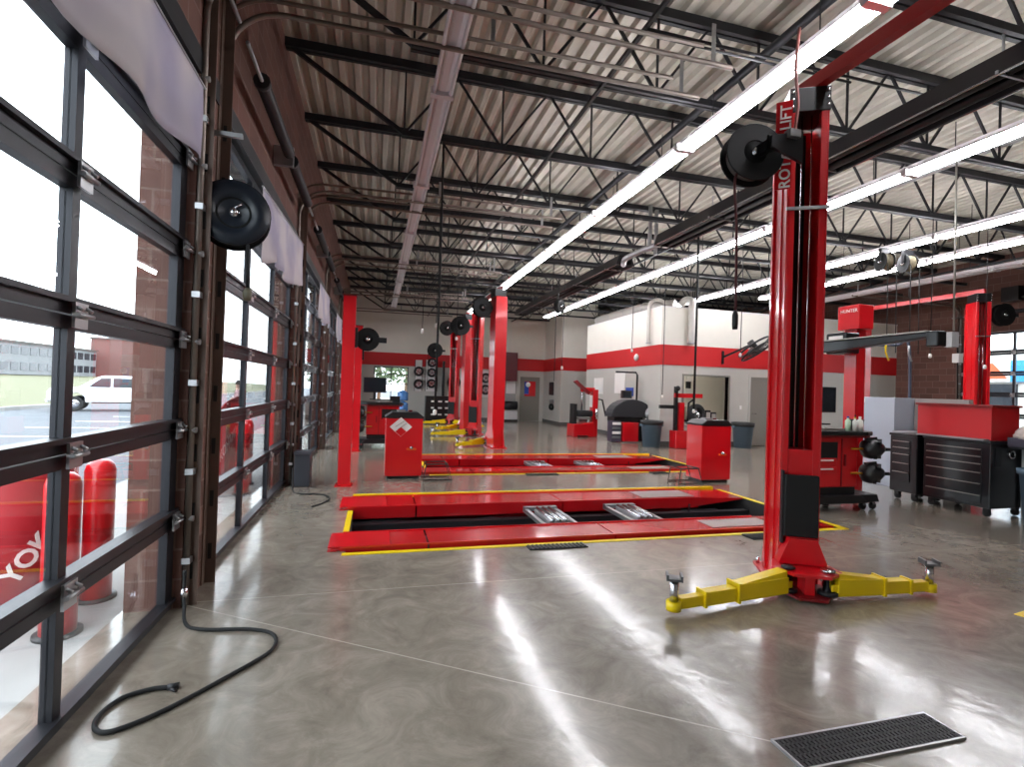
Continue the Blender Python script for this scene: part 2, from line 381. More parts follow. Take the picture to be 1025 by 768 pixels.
# window in the back wall
wi = empty('window_1', ((WX0+WX1)/2, YB+.1, WZ0), kind='structure')
f = MB()
for a in (WX0, (WX0+WX1)/2-.02, WX1-.04): f.box(a, a+.04, YB+.08, YB+.12, WZ0, WZ1)
for a in (WZ0, WZ0+.72, WZ1-.35, WZ1-.04): f.box(WX0, WX1, YB+.08, YB+.12, a, a+.04)
f.build('window_frame', ALU, wi)
MB().box(WX0+.01, WX1-.01, YB+.095, YB+.101, WZ0, WZ1).build('pane', GLASS, wi)

# ------------------------------------------------------------------ overhead glazed doors
def overhead_door(nm, y0, y1, lab, handle=True):
    """local frame: glass plane x=0, y from 0 to W, room on +x"""
    W = y1-y0; root = empty(nm, (-1.30, y0, 0), kind='structure'); root['label'] = lab
    H = .6; wl = []
    secf = MB(); H = .6
    inner = [W*i/3 for i in range(4)]
    secf.box(-.025, .025, 0, W, .005, .075).box(-.025, .025, 0, W, H-.06, H-.002)
    secf.box(.025, .05, 0, W, .052, .075)
    for i, yy in enumerate(inner):
        hw = .055 if i in (0, 3) else .03
        c = min(max(yy, .055), W-.055)
        secf.box(-.024, .026, c-hw, c+hw, .07, H-.055)
    proto = None
    for k in range(6):
        if proto is None:
            o = secf.build('door_section', ALU, root, world=False); me = o.data
            proto = o
        else:
            o = bpy.data.objects.new('door_section', me); COL.objects.link(o); o.parent = root
        o.location = (0, 0, k*H+.005)
        if k == 0:
            pm = []
            for i in range(3):
                pm.append(MB().box(-.004, .004, inner[i]+.03, inner[i+1]-.03, .07, H-.055).build('pane', GLASS, o, world=False))
            hg = MB()
            hb = [hg]
        for i in range(3):
            if k > 0:
                q = bpy.data.objects.new('pane', pm[i].data); COL.objects.link(q); q.parent = o
    # hinges
    hm = MB().box(.05, .062, -.05, .05, -.055, .055).tube([(.075, -.06, 0), (.075, .06, 0)], .011, 8).box(.05, .075, -.02, .02, -.012, .012).tube([(.06, -.035, .035), (.085, -.035, .02)], .008, 6).tube([(.06, .035, .035), (.085, .035, .02)], .008, 6)
    first = None
    for k in range(1, 6):
        for yy in inner:
            c = min(max(yy, .055), W-.055)
            if first is None: o = hm.build('hinge', STEEL, root, world=False); first = o
            else: o = bpy.data.objects.new('hinge', first.data); COL.objects.link(o); o.parent = root
            o.location = (0, c, k*H+.005)
    # tracks at both jambs: vertical run, radius, double horizontal run
    for s, yy in ((-1, -.02), (1, W+.02)):
        pts = [(.1, yy, .02), (.1, yy, 3.7)]; r = .42; cz = 3.7+.35
        pts = [(.1, yy, .02), (.1, yy, cz)]
        for a in range(1, 9): t = a/8*PI/2; pts.append((.1+r-r*math.cos(t), yy, cz+r*math.sin(t)))
        pts.append((4.3, yy, cz+r+.02))
        MB().tube(pts, .022, 8).build('track', TRK, root, world=False)
        pts = [(.1, yy, 3.3), (.02, yy, cz+.1)]
        pts2 = [(.02, yy, 3.5), (.02, yy, cz+.1)]
        for a in range(1, 9): t = a/8*PI/2; pts2.append((.02+r-r*math.cos(t), yy, cz+.1+r*math.sin(t)))
        pts2.append((4.0, yy, cz+r+.16))
        MB().tube(pts2, .018, 8).build('track', TRK, root, world=False)
        # jamb angle with slots
        b = MB()
        b.box(.08, .16, yy+s*.035, yy+s*.042, 0, 4.5)
        b.box(.082, .09, yy-.0, yy+s*.11, 0, 4.5)
        b.build('jamb_angle', BRONZE, root, world=False)
        sl = MB()
        for kz in range(9): sl.box(.105, .13, yy+s*.030, yy+s*.046, .18+kz*.4, .30+kz*.4)
        sl.build('slot', PITM, root, world=False)
        br = MB()
        for kz in range(6): br.box(.08, .13, yy-.03, yy+.03, .3+kz*.6, .34+kz*.6).tube([(.09, yy, .6+kz*.6), (.135, yy, .6+kz*.6)], .02, 8)
        br.build('roller_bracket', STEEL, root, world=False)
        MB().bar((2.2, yy, cz+r+.14), (2.2, yy, 4.85), .04, .006).bar((4.1, yy, cz+r), (4.1, yy, 4.85), .04, .006).build('track_hanger', STEEL, root, world=False)
    # torsion shaft and springs
    MB().tube([(.27, -.15, 4.12), (.27, W+.15, 4.12)], .016, 8).build('torsion_shaft', STEEL, root, world=False)
    for a, b in ((.4, W/2-.12), (W/2+.12, W-.4)):
        rs = []; pts = []; n = 60
        for i in range(n): pts.append((.27, a+(b-a)*i/(n-1), 4.12)); rs.append(.062 if i % 2 else .055)
        MB().tube(pts, rs, 12).build('torsion_spring', DSTEEL, root, world=False)
        MB().tube([(.27, a-.05, 4.12), (.27, a+.01, 4.12)], .07, 12).build('spring_cone', DSTEEL, root, world=False)
    MB().box(.09, .3, W/2-.03, W/2+.03, 4.02, 4.24).build('center_bracket', STEEL, root, world=False)
    return root
DL = ['first glazed overhead door, before the black reel', 'second glazed overhead door, beyond the black reel',
      'third glazed overhead door, with the waste basket at its pier', 'fourth glazed overhead door, behind the red post', 'farthest glazed overhead door on the left']
for i, (a, b) in enumerate(DOORS):
    overhead_door('door_%d' % (i+1), a, b, DL[i])
rd = overhead_door('door_6', RD[0], RD[1], 'glazed overhead door in the right-hand brick wall')
rd.location = (XE+.08, RD[1], 0); rd.rotation_euler = (0, 0, PI)

# ------------------------------------------------------------------ outside
MB().box(-90, 70, -40, 160, -.32, -.30).build('ground', ASPH, kind='structure')
MB().box(-3.6, -1.2, -8, 30, -.3, -.015).build('ground', SIDE, kind='structure', label='pale concrete sidewalk along the doors')
MB().box(17.5, 26, -8, 30, -.3, -.015).build('ground', SIDE, kind='structure', label='pale concrete apron outside the right wall')
MB().box(-1.2, XE+.3, YB, 60, -.3, -.015).build('ground', SIDE, kind='structure', label='pale paving behind the building')
g = MB(); g.prism([(-17.5, -.3), (-17.8, -.15), (-32, .7), (-80, 1.6), (-80, -.3)], 'y', -30, 150); g.build('ground', GRASS, kind='structure', label='dry grass bank beyond the parking lot')
MB().box(-17.6, -17.3, -30, 150, -.3, -.12).build('trim_7', SIDE, kind='structure', label='kerb of the grass bank')
mk = MB()
for i in range(9): mk.box(-11.5, -6.5, 6+i*3.0, 6.1+i*3.0, -.3, -.294)
mk.build('ground', PAPER, kind='structure', label='white parking stall lines')
def far_building(x0, x1, y0, y1, z0, z1, m, label, nwin, rows):
    root = empty('office_building', ((x0+x1)/2, (y0+y1)/2, z0), label, 'building')
    MB().box(x0, x1, y0, y1, z0, z1).build('wall', m, root)
    MB().box(x0-.3, x1+.3, y0-.3, y1+.3, z1, z1+.35).build('roof', BASEG, root)
    for r in range(rows):
        for i in range(nwin):
            wy = y0 + (y1-y0)*(i+.5)/nwin; ww = (y1-y0)/nwin*.38; hz = (z1-z0)/rows
            MB().box(x1, x1+.06, wy-ww, wy+ww, z0+hz*(r+.28), z0+hz*(r+.78)).build('window', CARG, root)
far_building(-66, -58, 70, 128, 1.3, 6.6, mat('pale_office_wall', (120, 122, 126), .8), 'long pale office building far beyond the grass seen through the nearest door', 24, 2)
far_building(-60, -52, 130, 148, 1.3, 9.5, mat('pinkish_brick', (110, 84, 80), .9), 'taller reddish block at the right end of the long pale building', 6, 3)
def tree(x, y, z, h, label):
    root = empty('tree', (x, y, z), label, 'tree', 'trees outside')
    MB().tube([(x, y, z), (x+.1, y, z+h*.5), (x, y, z+h*.8)], [.14, .1, .04], 8).build('trunk', BROWN, root)
    rnd = random.Random(int(x*7+y)); m = MB()
    for i in range(700):
        a = rnd.uniform(0, 2*PI); ph = rnd.uniform(-1, 1); rr = h*.34*rnd.random()**.4; s = .16
        c = Vector((x+rr*math.cos(a)*math.sqrt(1-ph*ph), y+rr*math.sin(a)*math.sqrt(1-ph*ph), z+h*.66+rr*ph*1.1))
        u = Vector((rnd.uniform(-1,1), rnd.uniform(-1,1), rnd.uniform(-1,1))).normalized(); v = u.cross(Vector((.3,.5,.8))).normalized()
        m.add([c-u*s, c+v*s, c+u*s, c-v*s], [(0,1,2,3)])
    m.build('foliage', mat('dull_foliage', (96, 112, 80), .9, var=.3), root)
tree(.2, 40, -.3, 5.5, 'green tree seen through the left of the back window')
tree(2.4, 44, -.3, 6.0, 'green tree seen through the right of the back window')
# pickup truck
def wheel_parts(root, x, y, z, r, w=.22, ax=(1, 0, 0)):
    ax = Vector(ax)
    c = Vector((x, y, z))
    t = MB().lathe([(r*.62, -w/2), (r*.95, -w/2), (r, -w/2+.03), (r, w/2-.03), (r*.95, w/2), (r*.62, w/2), (r*.6, -w/2)], c, ax, 24, caps=False).build('wheel', TIRE, root)
    MB().lathe([(r*.6, w/2-.03), (r*.55, w/2-.01), (r*.2, w/2-.04), (.05, w/2-.0)], c, ax, 20).build('wheel_rim', CHROME, t)
def rotz_tree(root, a): root.rotation_euler = (0, 0, a)
def pickup(loc, rz, label):
    root = empty('pickup_truck', (0, 0, 0), label, 'truck')
    prof = [(-2.9,.55),(-2.95,.95),(-2.85,1.15),(-1.75,1.22),(-.95,1.78),(-.7,1.85),(.9,1.85),(1.15,1.22),(2.9,1.22),(2.92,.5),(2.3,.45),(2.25,.75),(2.0,.95),(1.7,.95),(1.45,.75),(1.4,.45),(-1.45,.45),(-1.5,.75),(-1.75,.95),(-2.05,.95),(-2.3,.75),(-2.35,.45)]
    MB().prism(prof, 'x', -.95, .95).build('body', CARW, root, bevel=.05)
    for s in (-1, 1):
        MB().prism([(-1.35,1.25),(-.85,1.7),(-.45,1.72),(-.45,1.25)], 'x', s*.952, s*.958).build('side_window', CARG, root)
        MB().prism([(-.35,1.25),(-.35,1.72),(.75,1.72),(.95,1.25)], 'x', s*.952, s*.958).build('side_window', CARG, root)
        MB().box(s*.95, s*.97, -1.2, 1.2, .42, .48).build('running_board', BLK, root)
        for y in (-1.9, 1.85): wheel_parts(root, s*.82, y, .38, .38, ax=(s, 0, 0))
    MB().prism([(-1.66,1.27),(-.98,1.76),(-.96,1.79),(-1.70,1.27)], 'x', -.8, .8).build('windscreen', CARG, root)
    MB().box(-.8, .8, -2.97, -2.93, .7, 1.0).build('grille', CHROME, root)
    MB().box(-.9, .9, -3.0, -2.9, .45, .62).build('bumper', CHROME, root)
    root.location = loc; root.rotation_euler = (0, 0, rz); return root
pickup((-13.2, 32.0, -.3), R(-72), 'white four-door pickup truck parked on the lot seen through the nearest door')
# people
def skin_figure(root, joints, edges, m, name='body'):
    me = bpy.data.meshes.new(name); me.from_pydata([j[:3] for j in joints], edges, []); o = bpy.data.objects.new(name, me); COL.objects.link(o); o.parent = root
    md = o.modifiers.new('skin', 'SKIN'); me.materials.append(m)
    for i, j in enumerate(joints): me.skin_vertices[0].data[i].radius = (j[3], j[3])
    me.skin_vertices[0].data[0].use_root = True
    sb = o.modifiers.new('sub', 'SUBSURF'); sb.levels = 1; sb.render_levels = 1
    return o
def person(loc, rz, label, mtop, mleg, mirror=1):
    root = empty('person', loc, label, 'person')
    J = [(0,0,.95,.13),(0,0,1.15,.13),(0,0,1.38,.15),(0,0,1.5,.06),(0,0,1.62,.09),(0,.01,1.72,.08),
         (.2,0,1.42,.06),(.27,.02,1.15,.045),(.2,-.2,1.05,.035),(-.2,0,1.42,.06),(-.27,.02,1.15,.045),(-.2,-.2,1.1,.035),
         (.1,0,.9,.1),(.11,-.02,.5,.07),(.12,.02,.08,.045),(.12,-.14,.04,.04),(-.1,0,.9,.1),(-.11,.02,.5,.07),(-.12,.05,.08,.045),(-.12,-.1,.04,.04),
         (.16,-.26,1.03,.02),(-.16,-.26,1.09,.02)]
    E = [(0,1),(1,2),(2,3),(3,4),(4,5),(2,6),(6,7),(7,8),(2,9),(9,10),(10,11),(0,12),(12,13),(13,14),(14,15),(0,16),(16,17),(17,18),(18,19),(8,20),(11,21)]
    b = skin_figure(root, J, E, mat('skin', (190, 150, 130), .6))
    skin_figure(root, [(0,0,.98,.15),(0,0,1.15,.15),(0,0,1.38,.17),(.2,0,1.42,.075),(.27,.02,1.15,.06),(.22,-.15,1.08,.05),(-.2,0,1.42,.075),(-.27,.02,1.15,.06),(-.22,-.15,1.12,.05)],
                [(0,1),(1,2),(2,3),(3,4),(4,5),(2,6),(6,7),(7,8)], mtop, 'jacket')
    skin_figure(root, [(0,0,.93,.145),(.1,0,.86,.115),(.11,-.02,.5,.085),(.12,.02,.1,.065),(-.1,0,.86,.115),(-.11,.02,.5,.085),(-.12,.05,.1,.065)],
                [(0,1),(1,2),(2,3),(0,4),(4,5),(5,6)], mleg, 'trousers')
    MB().lathe([(.02,.12),(.07,.1),(.1,.03),(.1,-.02),(.095,-.05)], (0, .02, 1.72)).build('hair', mat('dark_hair', (40, 32, 28), .8), root, world=False)
    root.rotation_euler = (0, 0, rz)
person((-6.1, 21.9, -.3), R(60), 'person in a dark blue jacket standing in the parking lot', mat('navy_cloth', (50, 60, 84), .9), mat('dark_trousers', (52, 54, 66), .9))
person((-5.3, 22.3, -.3), R(-80), 'person in pale clothes facing the one in the dark jacket', mat('pale_cloth', (186, 150, 152), .9), mat('grey_trousers', (120, 112, 116), .9))
# red bollards on the sidewalk
bo = None
for x, y, lab in [(-1.80, 3.66, 'red bollard on the sidewalk, the nearer one through the nearest door'), (-1.85, 4.2, 'red bollard on the sidewalk beside the brick pier'),
                  (-1.74, 7.72, 'red bollard through the second door, just right of the banner'), (-1.85, 8.42, 'red bollard at the far pier of the second door')]:
    if bo is None:
        bo = empty('bollard', (0, 0, -.015), lab, 'bollard', 'red bollards outside the doors')
        MB().lathe([(.09, -.0), (.09, .9), (.08, .94), (.05, .97), (.001, .98)], (0, 0, 0)).build('post', RED, bo, world=False)
        MB().lathe([(.12, 0), (.12, .02)], (0, 0, 0)).build('base_plate', DSTEEL, bo, world=False)
        bo.location = (x, y, -.015)
    else: put(bo, (x, y, -.015), lab)
# banners
def flag(x, y0, y1, z1, word, size, orig, xdir, label):
    root = empty('feather_banner', (x, (y0+y1)/2, -.015), label, 'banner', 'tyre brand banners outside')
    nseg = 12; m = MB(); vs = []
    for i in range(nseg+1):
        t = i/nseg; yy = y0+(y1-y0)*t
        for zz in (.05, z1*(.72+.28*math.sin(t*PI/2))): vs.append((x+.02*math.sin(t*9), yy, zz))
    m.add(vs, [(2*i, 2*i+2, 2*i+3, 2*i+1) for i in range(nseg)])
    o = m.build('cloth', mat('red_banner_cloth', (160, 22, 34), .7), root)
    sd = o.modifiers.new('thick', 'SOLIDIFY'); sd.thickness = .006
    MB().tube([(x, y1, -.01), (x, y1, z1+.1)], .012).build('pole', ALU, root)
    MB().lathe([(.12, 0), (.12, .03), (.03, .05)], (x, y1, -.01)).build('base', BLK, root)
    xd = Vector(xdir).normalized(); nrm = Vector((1, 0, 0)); yd = nrm.cross(xd)
    text(word, size, orig, xd, yd, PAPER, root, bold=.004)
    return root
flag(-2.1, 7.35, 9.1, 1.3, 'YOKOHAMA', .22, (-2.07, 7.62, .27), (0, .93, .36), 'red banner lettered in white leaning outside the second door')
def wrap_text(o, c, rad):
    """bend a lettering mesh lying in the plane x = c.x + rad round the vertical cylinder through c"""
    for v in o.data.vertices:
        t = (v.co.y - c[1])/rad; rr = rad + (v.co.x - c[0] - rad)
        v.co.x = c[0] + rr*math.cos(t); v.co.y = c[1] + rr*math.sin(t)
ts = empty('tyre_stack', (0, 0, 0), 'stack of black tyres in a red wrap outside the nearest door', 'tyres')
tyr = MB()
for k in range(5):
    MB().lathe([(.2, .0), (.31, .01), (.335, .05), (.335, .15), (.31, .19), (.2, .2)], (0, 0, .205*k), n=36).build('tyre', TIRE, ts, world=False)
wr = MB(); n = 48; vs = []
for i in range(n):
    a = 2*PI*i/n
    for z in (.04, .5, .93): vs.append((.345*math.cos(a)*(1+.01*math.sin(5*a)), .345*math.sin(a), z))
wr.add(vs, [(3*i+j, 3*((i+1) % n)+j, 3*((i+1) % n)+j+1, 3*i+j+1) for i in range(n) for j in range(2)], True)
wo = wr.build('red_wrap', mat('red_banner_cloth', (160, 22, 34), .7), ts, world=False); sd = wo.modifiers.new('thick', 'SOLIDIFY'); sd.thickness = .004
tx = text('YOKOHAMA', .15, (.352, .06, .27), (0, .6, .8), (0, -.8, .6), PAPER, wo, bold=.004); wrap_text(tx, (0, 0), .35)
cvm = MB()
for i in range(6): cvm.bar((.352, -.3, .06+i*.03), (.352, -.2, .12+i*.03), .01, .01, (1, 0, 0)); cvm.bar((.352, -.2, .12+i*.03), (.352, -.1, .06+i*.03), .01, .01, (1, 0, 0))
cvo = cvm.build('chevron_print', mat('pink_print', (235, 110, 100), .7), wo, world=False); wrap_text(cvo, (0, 0), .35)
ts.location = (-2.3, 4.05, -.015); ts.rotation_euler = (0, 0, R(-62))
# neighbouring shop sign beyond the right door
sg = empty('shop_building', (30, 14, -.3), 'pale shop building with a blue sign seen through the right-hand door', 'building')
MB().box(29, 34, 4, 26, -.3, 4.2).build('wall', mat('pale_render', (205, 205, 200), .9), sg)
MB().box(28.8, 29, 10.0, 17.0, 2.6, 3.6).build('sign_board', mat('blue_sign', (40, 140, 200), .5), sg)
MB().box(28.8, 29, 17.0, 20.5, 2.6, 3.6).build('sign_panel', WHITE, sg)
MB().prism([(17.1, 2.75), (17.7, 3.5), (18.3, 3.5), (17.8, 2.75)], 'x', 28.76, 28.8).build('emblem', mat('brown_orange_print', (190, 90, 50), .5), sg)
MB().prism([(17.8, 2.75), (18.1, 3.2), (18.6, 2.75)], 'x', 28.74, 28.8).build('emblem', mat('purple_print', (110, 60, 150), .5), sg)
for i in range(5): MB().box(28.95, 29, 6+i*3.6, 8.6+i*3.6, .2, 2.5).build('window', CARG, sg)

# ------------------------------------------------------------------ roof joists
def joist_root(y, label):
    r = empty('roof_joist', (0, y, 4.85), label, 'roof joist', 'black open web roof joists'); return r
ORD = ['nearest', 'second', 'third', 'fourth', 'fifth', 'sixth', 'seventh', 'eighth', 'ninth', 'tenth', 'eleventh', 'twelfth', 'thirteenth']
JY = [3.2+1.8*i for i in range(12)]
j0 = joist_root(JY[0], 'black open-web roof joist, first of the twelve at the near end')
TZ, BZ = 5.74, 4.85
MB().box(XW, XE, JY[0]-.06, JY[0]-.012, TZ-.05, TZ+.055).box(XW, XE, JY[0]+.012, JY[0]+.06, TZ-.05, TZ+.055).build('top_chord', DSTEEL, j0)
MB().box(.22, XE-1.4, JY[0]-.05, JY[0]-.01, BZ-.04, BZ+.03).box(.22, XE-1.4, JY[0]+.01, JY[0]+.05, BZ-.04, BZ+.03).build('bottom_chord', DSTEEL, j0)
xx = .25; P = 1.32; yj = JY[0]
MB().bar((XW+.05, yj, TZ-.02), (.25, yj, BZ), .05, .05).build('web_bar', DSTEEL, j0)
k = 0; wA = wB = wC = None
while xx + P <= XE-1.3:
    def inst(src, dx):
        q = src.copy(); COL.objects.link(q); q.location = (dx, 0, 0)
    if wA is None:
        wA = MB().bar((xx, yj, BZ), (xx+P/2, yj, TZ), .028, .028).build('web_bar', DSTEEL, j0)
        wB = MB().bar((xx+P/2, yj, TZ), (xx+P, yj, BZ), .028, .028).build('web_bar', DSTEEL, j0)
        wC = MB().bar((xx, yj, BZ), (xx, yj, TZ), .022, .022).build('web_bar', DSTEEL, j0)
    else:
        inst(wA, xx-.25); inst(wB, xx-.25); inst(wC, xx-.25)
    xx += P
MB().bar((xx, yj, BZ), (XE-.05, yj, TZ-.02), .05, .05).build('web_bar', DSTEEL, j0)
for i in range(1, 12):
    put(j0, (0, JY[i], 4.85), 'black open-web roof joist, %s of the twelve from the near end' % ORD[i])
# bridging bars and services
for x, z in ((2.2, 4.83), (6.2, 4.83), (10.2, 4.83), (13.6, 4.83)):
    MB().tube([(x, 1, z-.06), (x, YB, z-.06)], .012, 6).build('bridging_bar', DSTEEL, label='thin black bridging rod running under the joists, at x %s' % {2.2: 'left', 6.2: 'centre left', 10.2: 'centre right', 13.6: 'right'}[x].replace('x ', ''), cat='bridging bar', group='bridging bars') if False else MB().bar((x, 1, z-.06), (x, YB, z-.06), .035, .035).build('bridging_bar', DSTEEL, label='thin black bridging angle along the %s of the roof under the joists' % {2.2: 'left', 6.2: 'middle left', 10.2: 'middle right', 13.6: 'far right'}[x], cat='bridging bar', group='bridging bars')
MB().tube([(3.95, 1, 5.25), (3.95, YB, 5.25)], .05, 10).build('sprinkler_pipe', DSTEEL, label='dark pipe running through the joists beside the main light row', cat='pipe')
MB().tube([(8.2, 1, 5.1), (8.2, 13.3, 5.1)], .035, 10).build('sprinkler_pipe', STEEL, label='grey pipe running through the joists over the middle bays', cat='pipe')
MB().tube([(4.35, 3.9, 4.62), (.6, 3.9, 4.62)], .012, 6).build('conduit', DSTEEL, label='thin dark conduit crossing under the nearest joists', cat='conduit')
MB().tube([(2.2, 4.0, 4.75), (6.0, 4.0, 4.75)], .014, 6).build('conduit', DSTEEL, label='thin dark conduit above the nearest light row', cat='conduit')

# ------------------------------------------------------------------ light rows
def fixture(lit, label, group):
    root = empty('light_fixture', (0, 0, 4.5), label, 'light', group)
    s = 2.44
    MB().prism([(-.075, .03), (-.045, .05), (-.045, .1), (.045, .1), (.045, .05), (.075, .03), (.03, .012), (-.03, .012)], 'y', 0.005, s-.005).build('housing', FIXW, root, world=False)
    for dx in (-.082, .082):
        MB().tube([(dx, .04, -.005), (dx, s-.04, -.005)], .019, 10).build('tube', TUBEM if lit else mat('unlit_tube', (225, 220, 224), .3), root, world=False)
    MB().box(-.115, .115, .0, .035, -.03, .05).build('lamp_holder', FIXW, root, world=False); MB().box(-.115, .115, s-.035, s, -.03, .05).build('lamp_holder', FIXW, root, world=False)
    MB().bar((0, .5, .1), (0, .5, .42), .008, .008).bar((0, 1.9, .1), (0, 1.9, .42), .008, .008).build('hanger_rod', DSTEEL, root, world=False)
    return root
rows = [(.55, 2.7, 7, False, 'unlit strip light in the row nearest the glazed doors'), (3.5, .5, 8, True, 'lit strip light in the row above the red columns'),
        (6.62, 2.6, 7, True, 'lit strip light in the second bright row'), (9.68, 4.4, 6, True, 'lit strip light in the third bright row'),
        (11.2, 5.6, 3, True, 'lit strip light in the short fourth bright row'), (13.1, 5.6, 3, False, 'unlit strip light in the row by the right-hand wall')]
src = {}
for x, y0, n, lit, lab in rows:
    for i in range(n):
        l = '%s, %s from the near end' % (lab, ORD[i]) if i else lab + ', first at the near end'
        if lit not in src:
            src[lit] = fixture(lit, l, 'lit strip lights' if lit else 'unlit strip lights'); src[lit].location = (x, y0, 4.5)
        else: put(src[lit], (x, y0+i*2.44, 4.5), l)
# radiant tube heater
def heater(y0, y1, label):
    root = empty('tube_heater', (5.4, y0, 4.5), label, 'heater', 'radiant tube heaters')
    MB().prism([(5.18, 4.44), (5.24, 4.66), (5.56, 4.66), (5.62, 4.44), (5.60, 4.44), (5.545, 4.645), (5.255, 4.645), (5.20, 4.44)], 'y', y0, y1).build('reflector', HEATER, root)
    for dx in (-.22, .22): MB().bar((5.4+dx, y0, 4.438), (5.4+dx, y1, 4.438), .014, .014).build('edge_trim', CHROME, root)
    for dx in (-.1, .1): MB().tube([(5.4+dx, y0, 4.5), (5.4+dx, y1, 4.5)], .05, 12).build('tube', BLK, root)
    for yy in (y0, y1-.02): MB().prism([(5.18, 4.44), (5.24, 4.66), (5.56, 4.66), (5.62, 4.44)], 'y', yy, yy+.02).build('end_cap', HEATER, root)
    n = int((y1-y0)/2)
    for i in range(n):
        yy = y0+.6+i*2
        MB().bar((5.25, yy, 4.64), (5.25, yy, 4.82), .01, .02).bar((5.55, yy, 4.64), (5.55, yy, 4.82), .01, .02).bar((5.17, yy, 4.46), (5.63, yy, 4.46), .02, .03).build('hanger', STEEL, root)
    return root
h = heater(.6, 8.9, 'long dark radiant tube heater between the two nearest lit rows')
MB().tube(smooth_path([(5.3, 8.9, 4.5), (5.3, 9.2, 4.5), (5.25, 9.5, 4.5), (5.1, 9.9, 4.42), (5.3, 10.4, 4.42)]), .06, 10).build('elbow_pipe', STEEL, h)
MB().box(5.3, 5.36, 9.3, 9.36, 4.45, 5.4).box(5.56, 5.62, 9.5, 9.56, 4.45, 5.4).build('support_strut', STEEL, h)
heater(10.5, 19.3, 'farther dark radiant tube heater beyond the gap with the elbow pipe')

# ------------------------------------------------------------------ hose and cord reels
def reel(root, c, axis, r, w, mt=REELB, coil=RUB, spokes=True, hub=CHROME):
    ax = Vector(axis).normalized(); c = Vector(c)
    for s in (-1, 1):
        MB().lathe([(r*.42, -.006), (r, -.006), (r, .006), (r*.42, .006), (r*.42, -.006)], c+ax*s*w/2, ax, 32, False).build('flange', mt, root)
        rim = MB().torus(c+ax*s*w/2, ax, r, .008, 32, 6).build('rim', mt, root)
    co = MB()
    for i in range(5): co.torus(c+ax*(-w*.36+w*.18*i), ax, r*.78, w*.11, 28, 8)
    co.build('coiled_hose', coil, root)
    MB().lathe([(r*.42, -w/2), (r*.44, w/2)], c, ax, 20).build('drum', mt, root)
    MB().lathe([(.03, -w/2-.03), (.03, w/2+.03)], c, ax, 12).build('hub', hub, root)
# reel on the first pier
r1 = empty('hose_reel', (-1.2, 4.12, 2.72), 'big black disc-shaped hose reel on the pier beside the nearest door', 'hose reel')
ax = Vector((.22, -1, .06)).normalized()
reel(r1, (-1.03, 4.06, 2.735), ax, .235, .11)
face = MB().lathe([(.235, 0), (.232, .012), (.12, .018), (.11, -.01), (.03, -.012)], Vector((-1.03, 4.06, 2.735))+ax*.06, ax, 40).build('face_disc', mat('blue_black_plastic', (26, 32, 42), .35), r1)
MB().tube([Vector((-1.03, 4.06, 2.735))+ax*.075+Vector(d) for d in ((-.01, 0, .02), (.05, 0, .06))], .008, 8).build('crank', CHROME, face)
MB().box(-1.22, -1.0, 4.1, 4.16, 2.6, 2.86).build('mounting_bracket', DSTEEL, r1)
MB().tube([(-.92, 4.0, 2.52), (-.91, 4.0, 2.2)], .012, 8).build('hanging_hose', RUB, r1)
MB().lathe([(.022, 0), (.03, .03), (.03, .06), (.015, .09)], (-.91, 4.0, 2.12)).build('hose_stop', mat('tan_plastic', (96, 90, 72), .5), r1)
MB().box(-1.22, -.98, 4.0, 4.03, 3.28, 3.31).build('conduit', STEEL, label='short steel bracket arm on the pier above the black reel', cat='bracket')

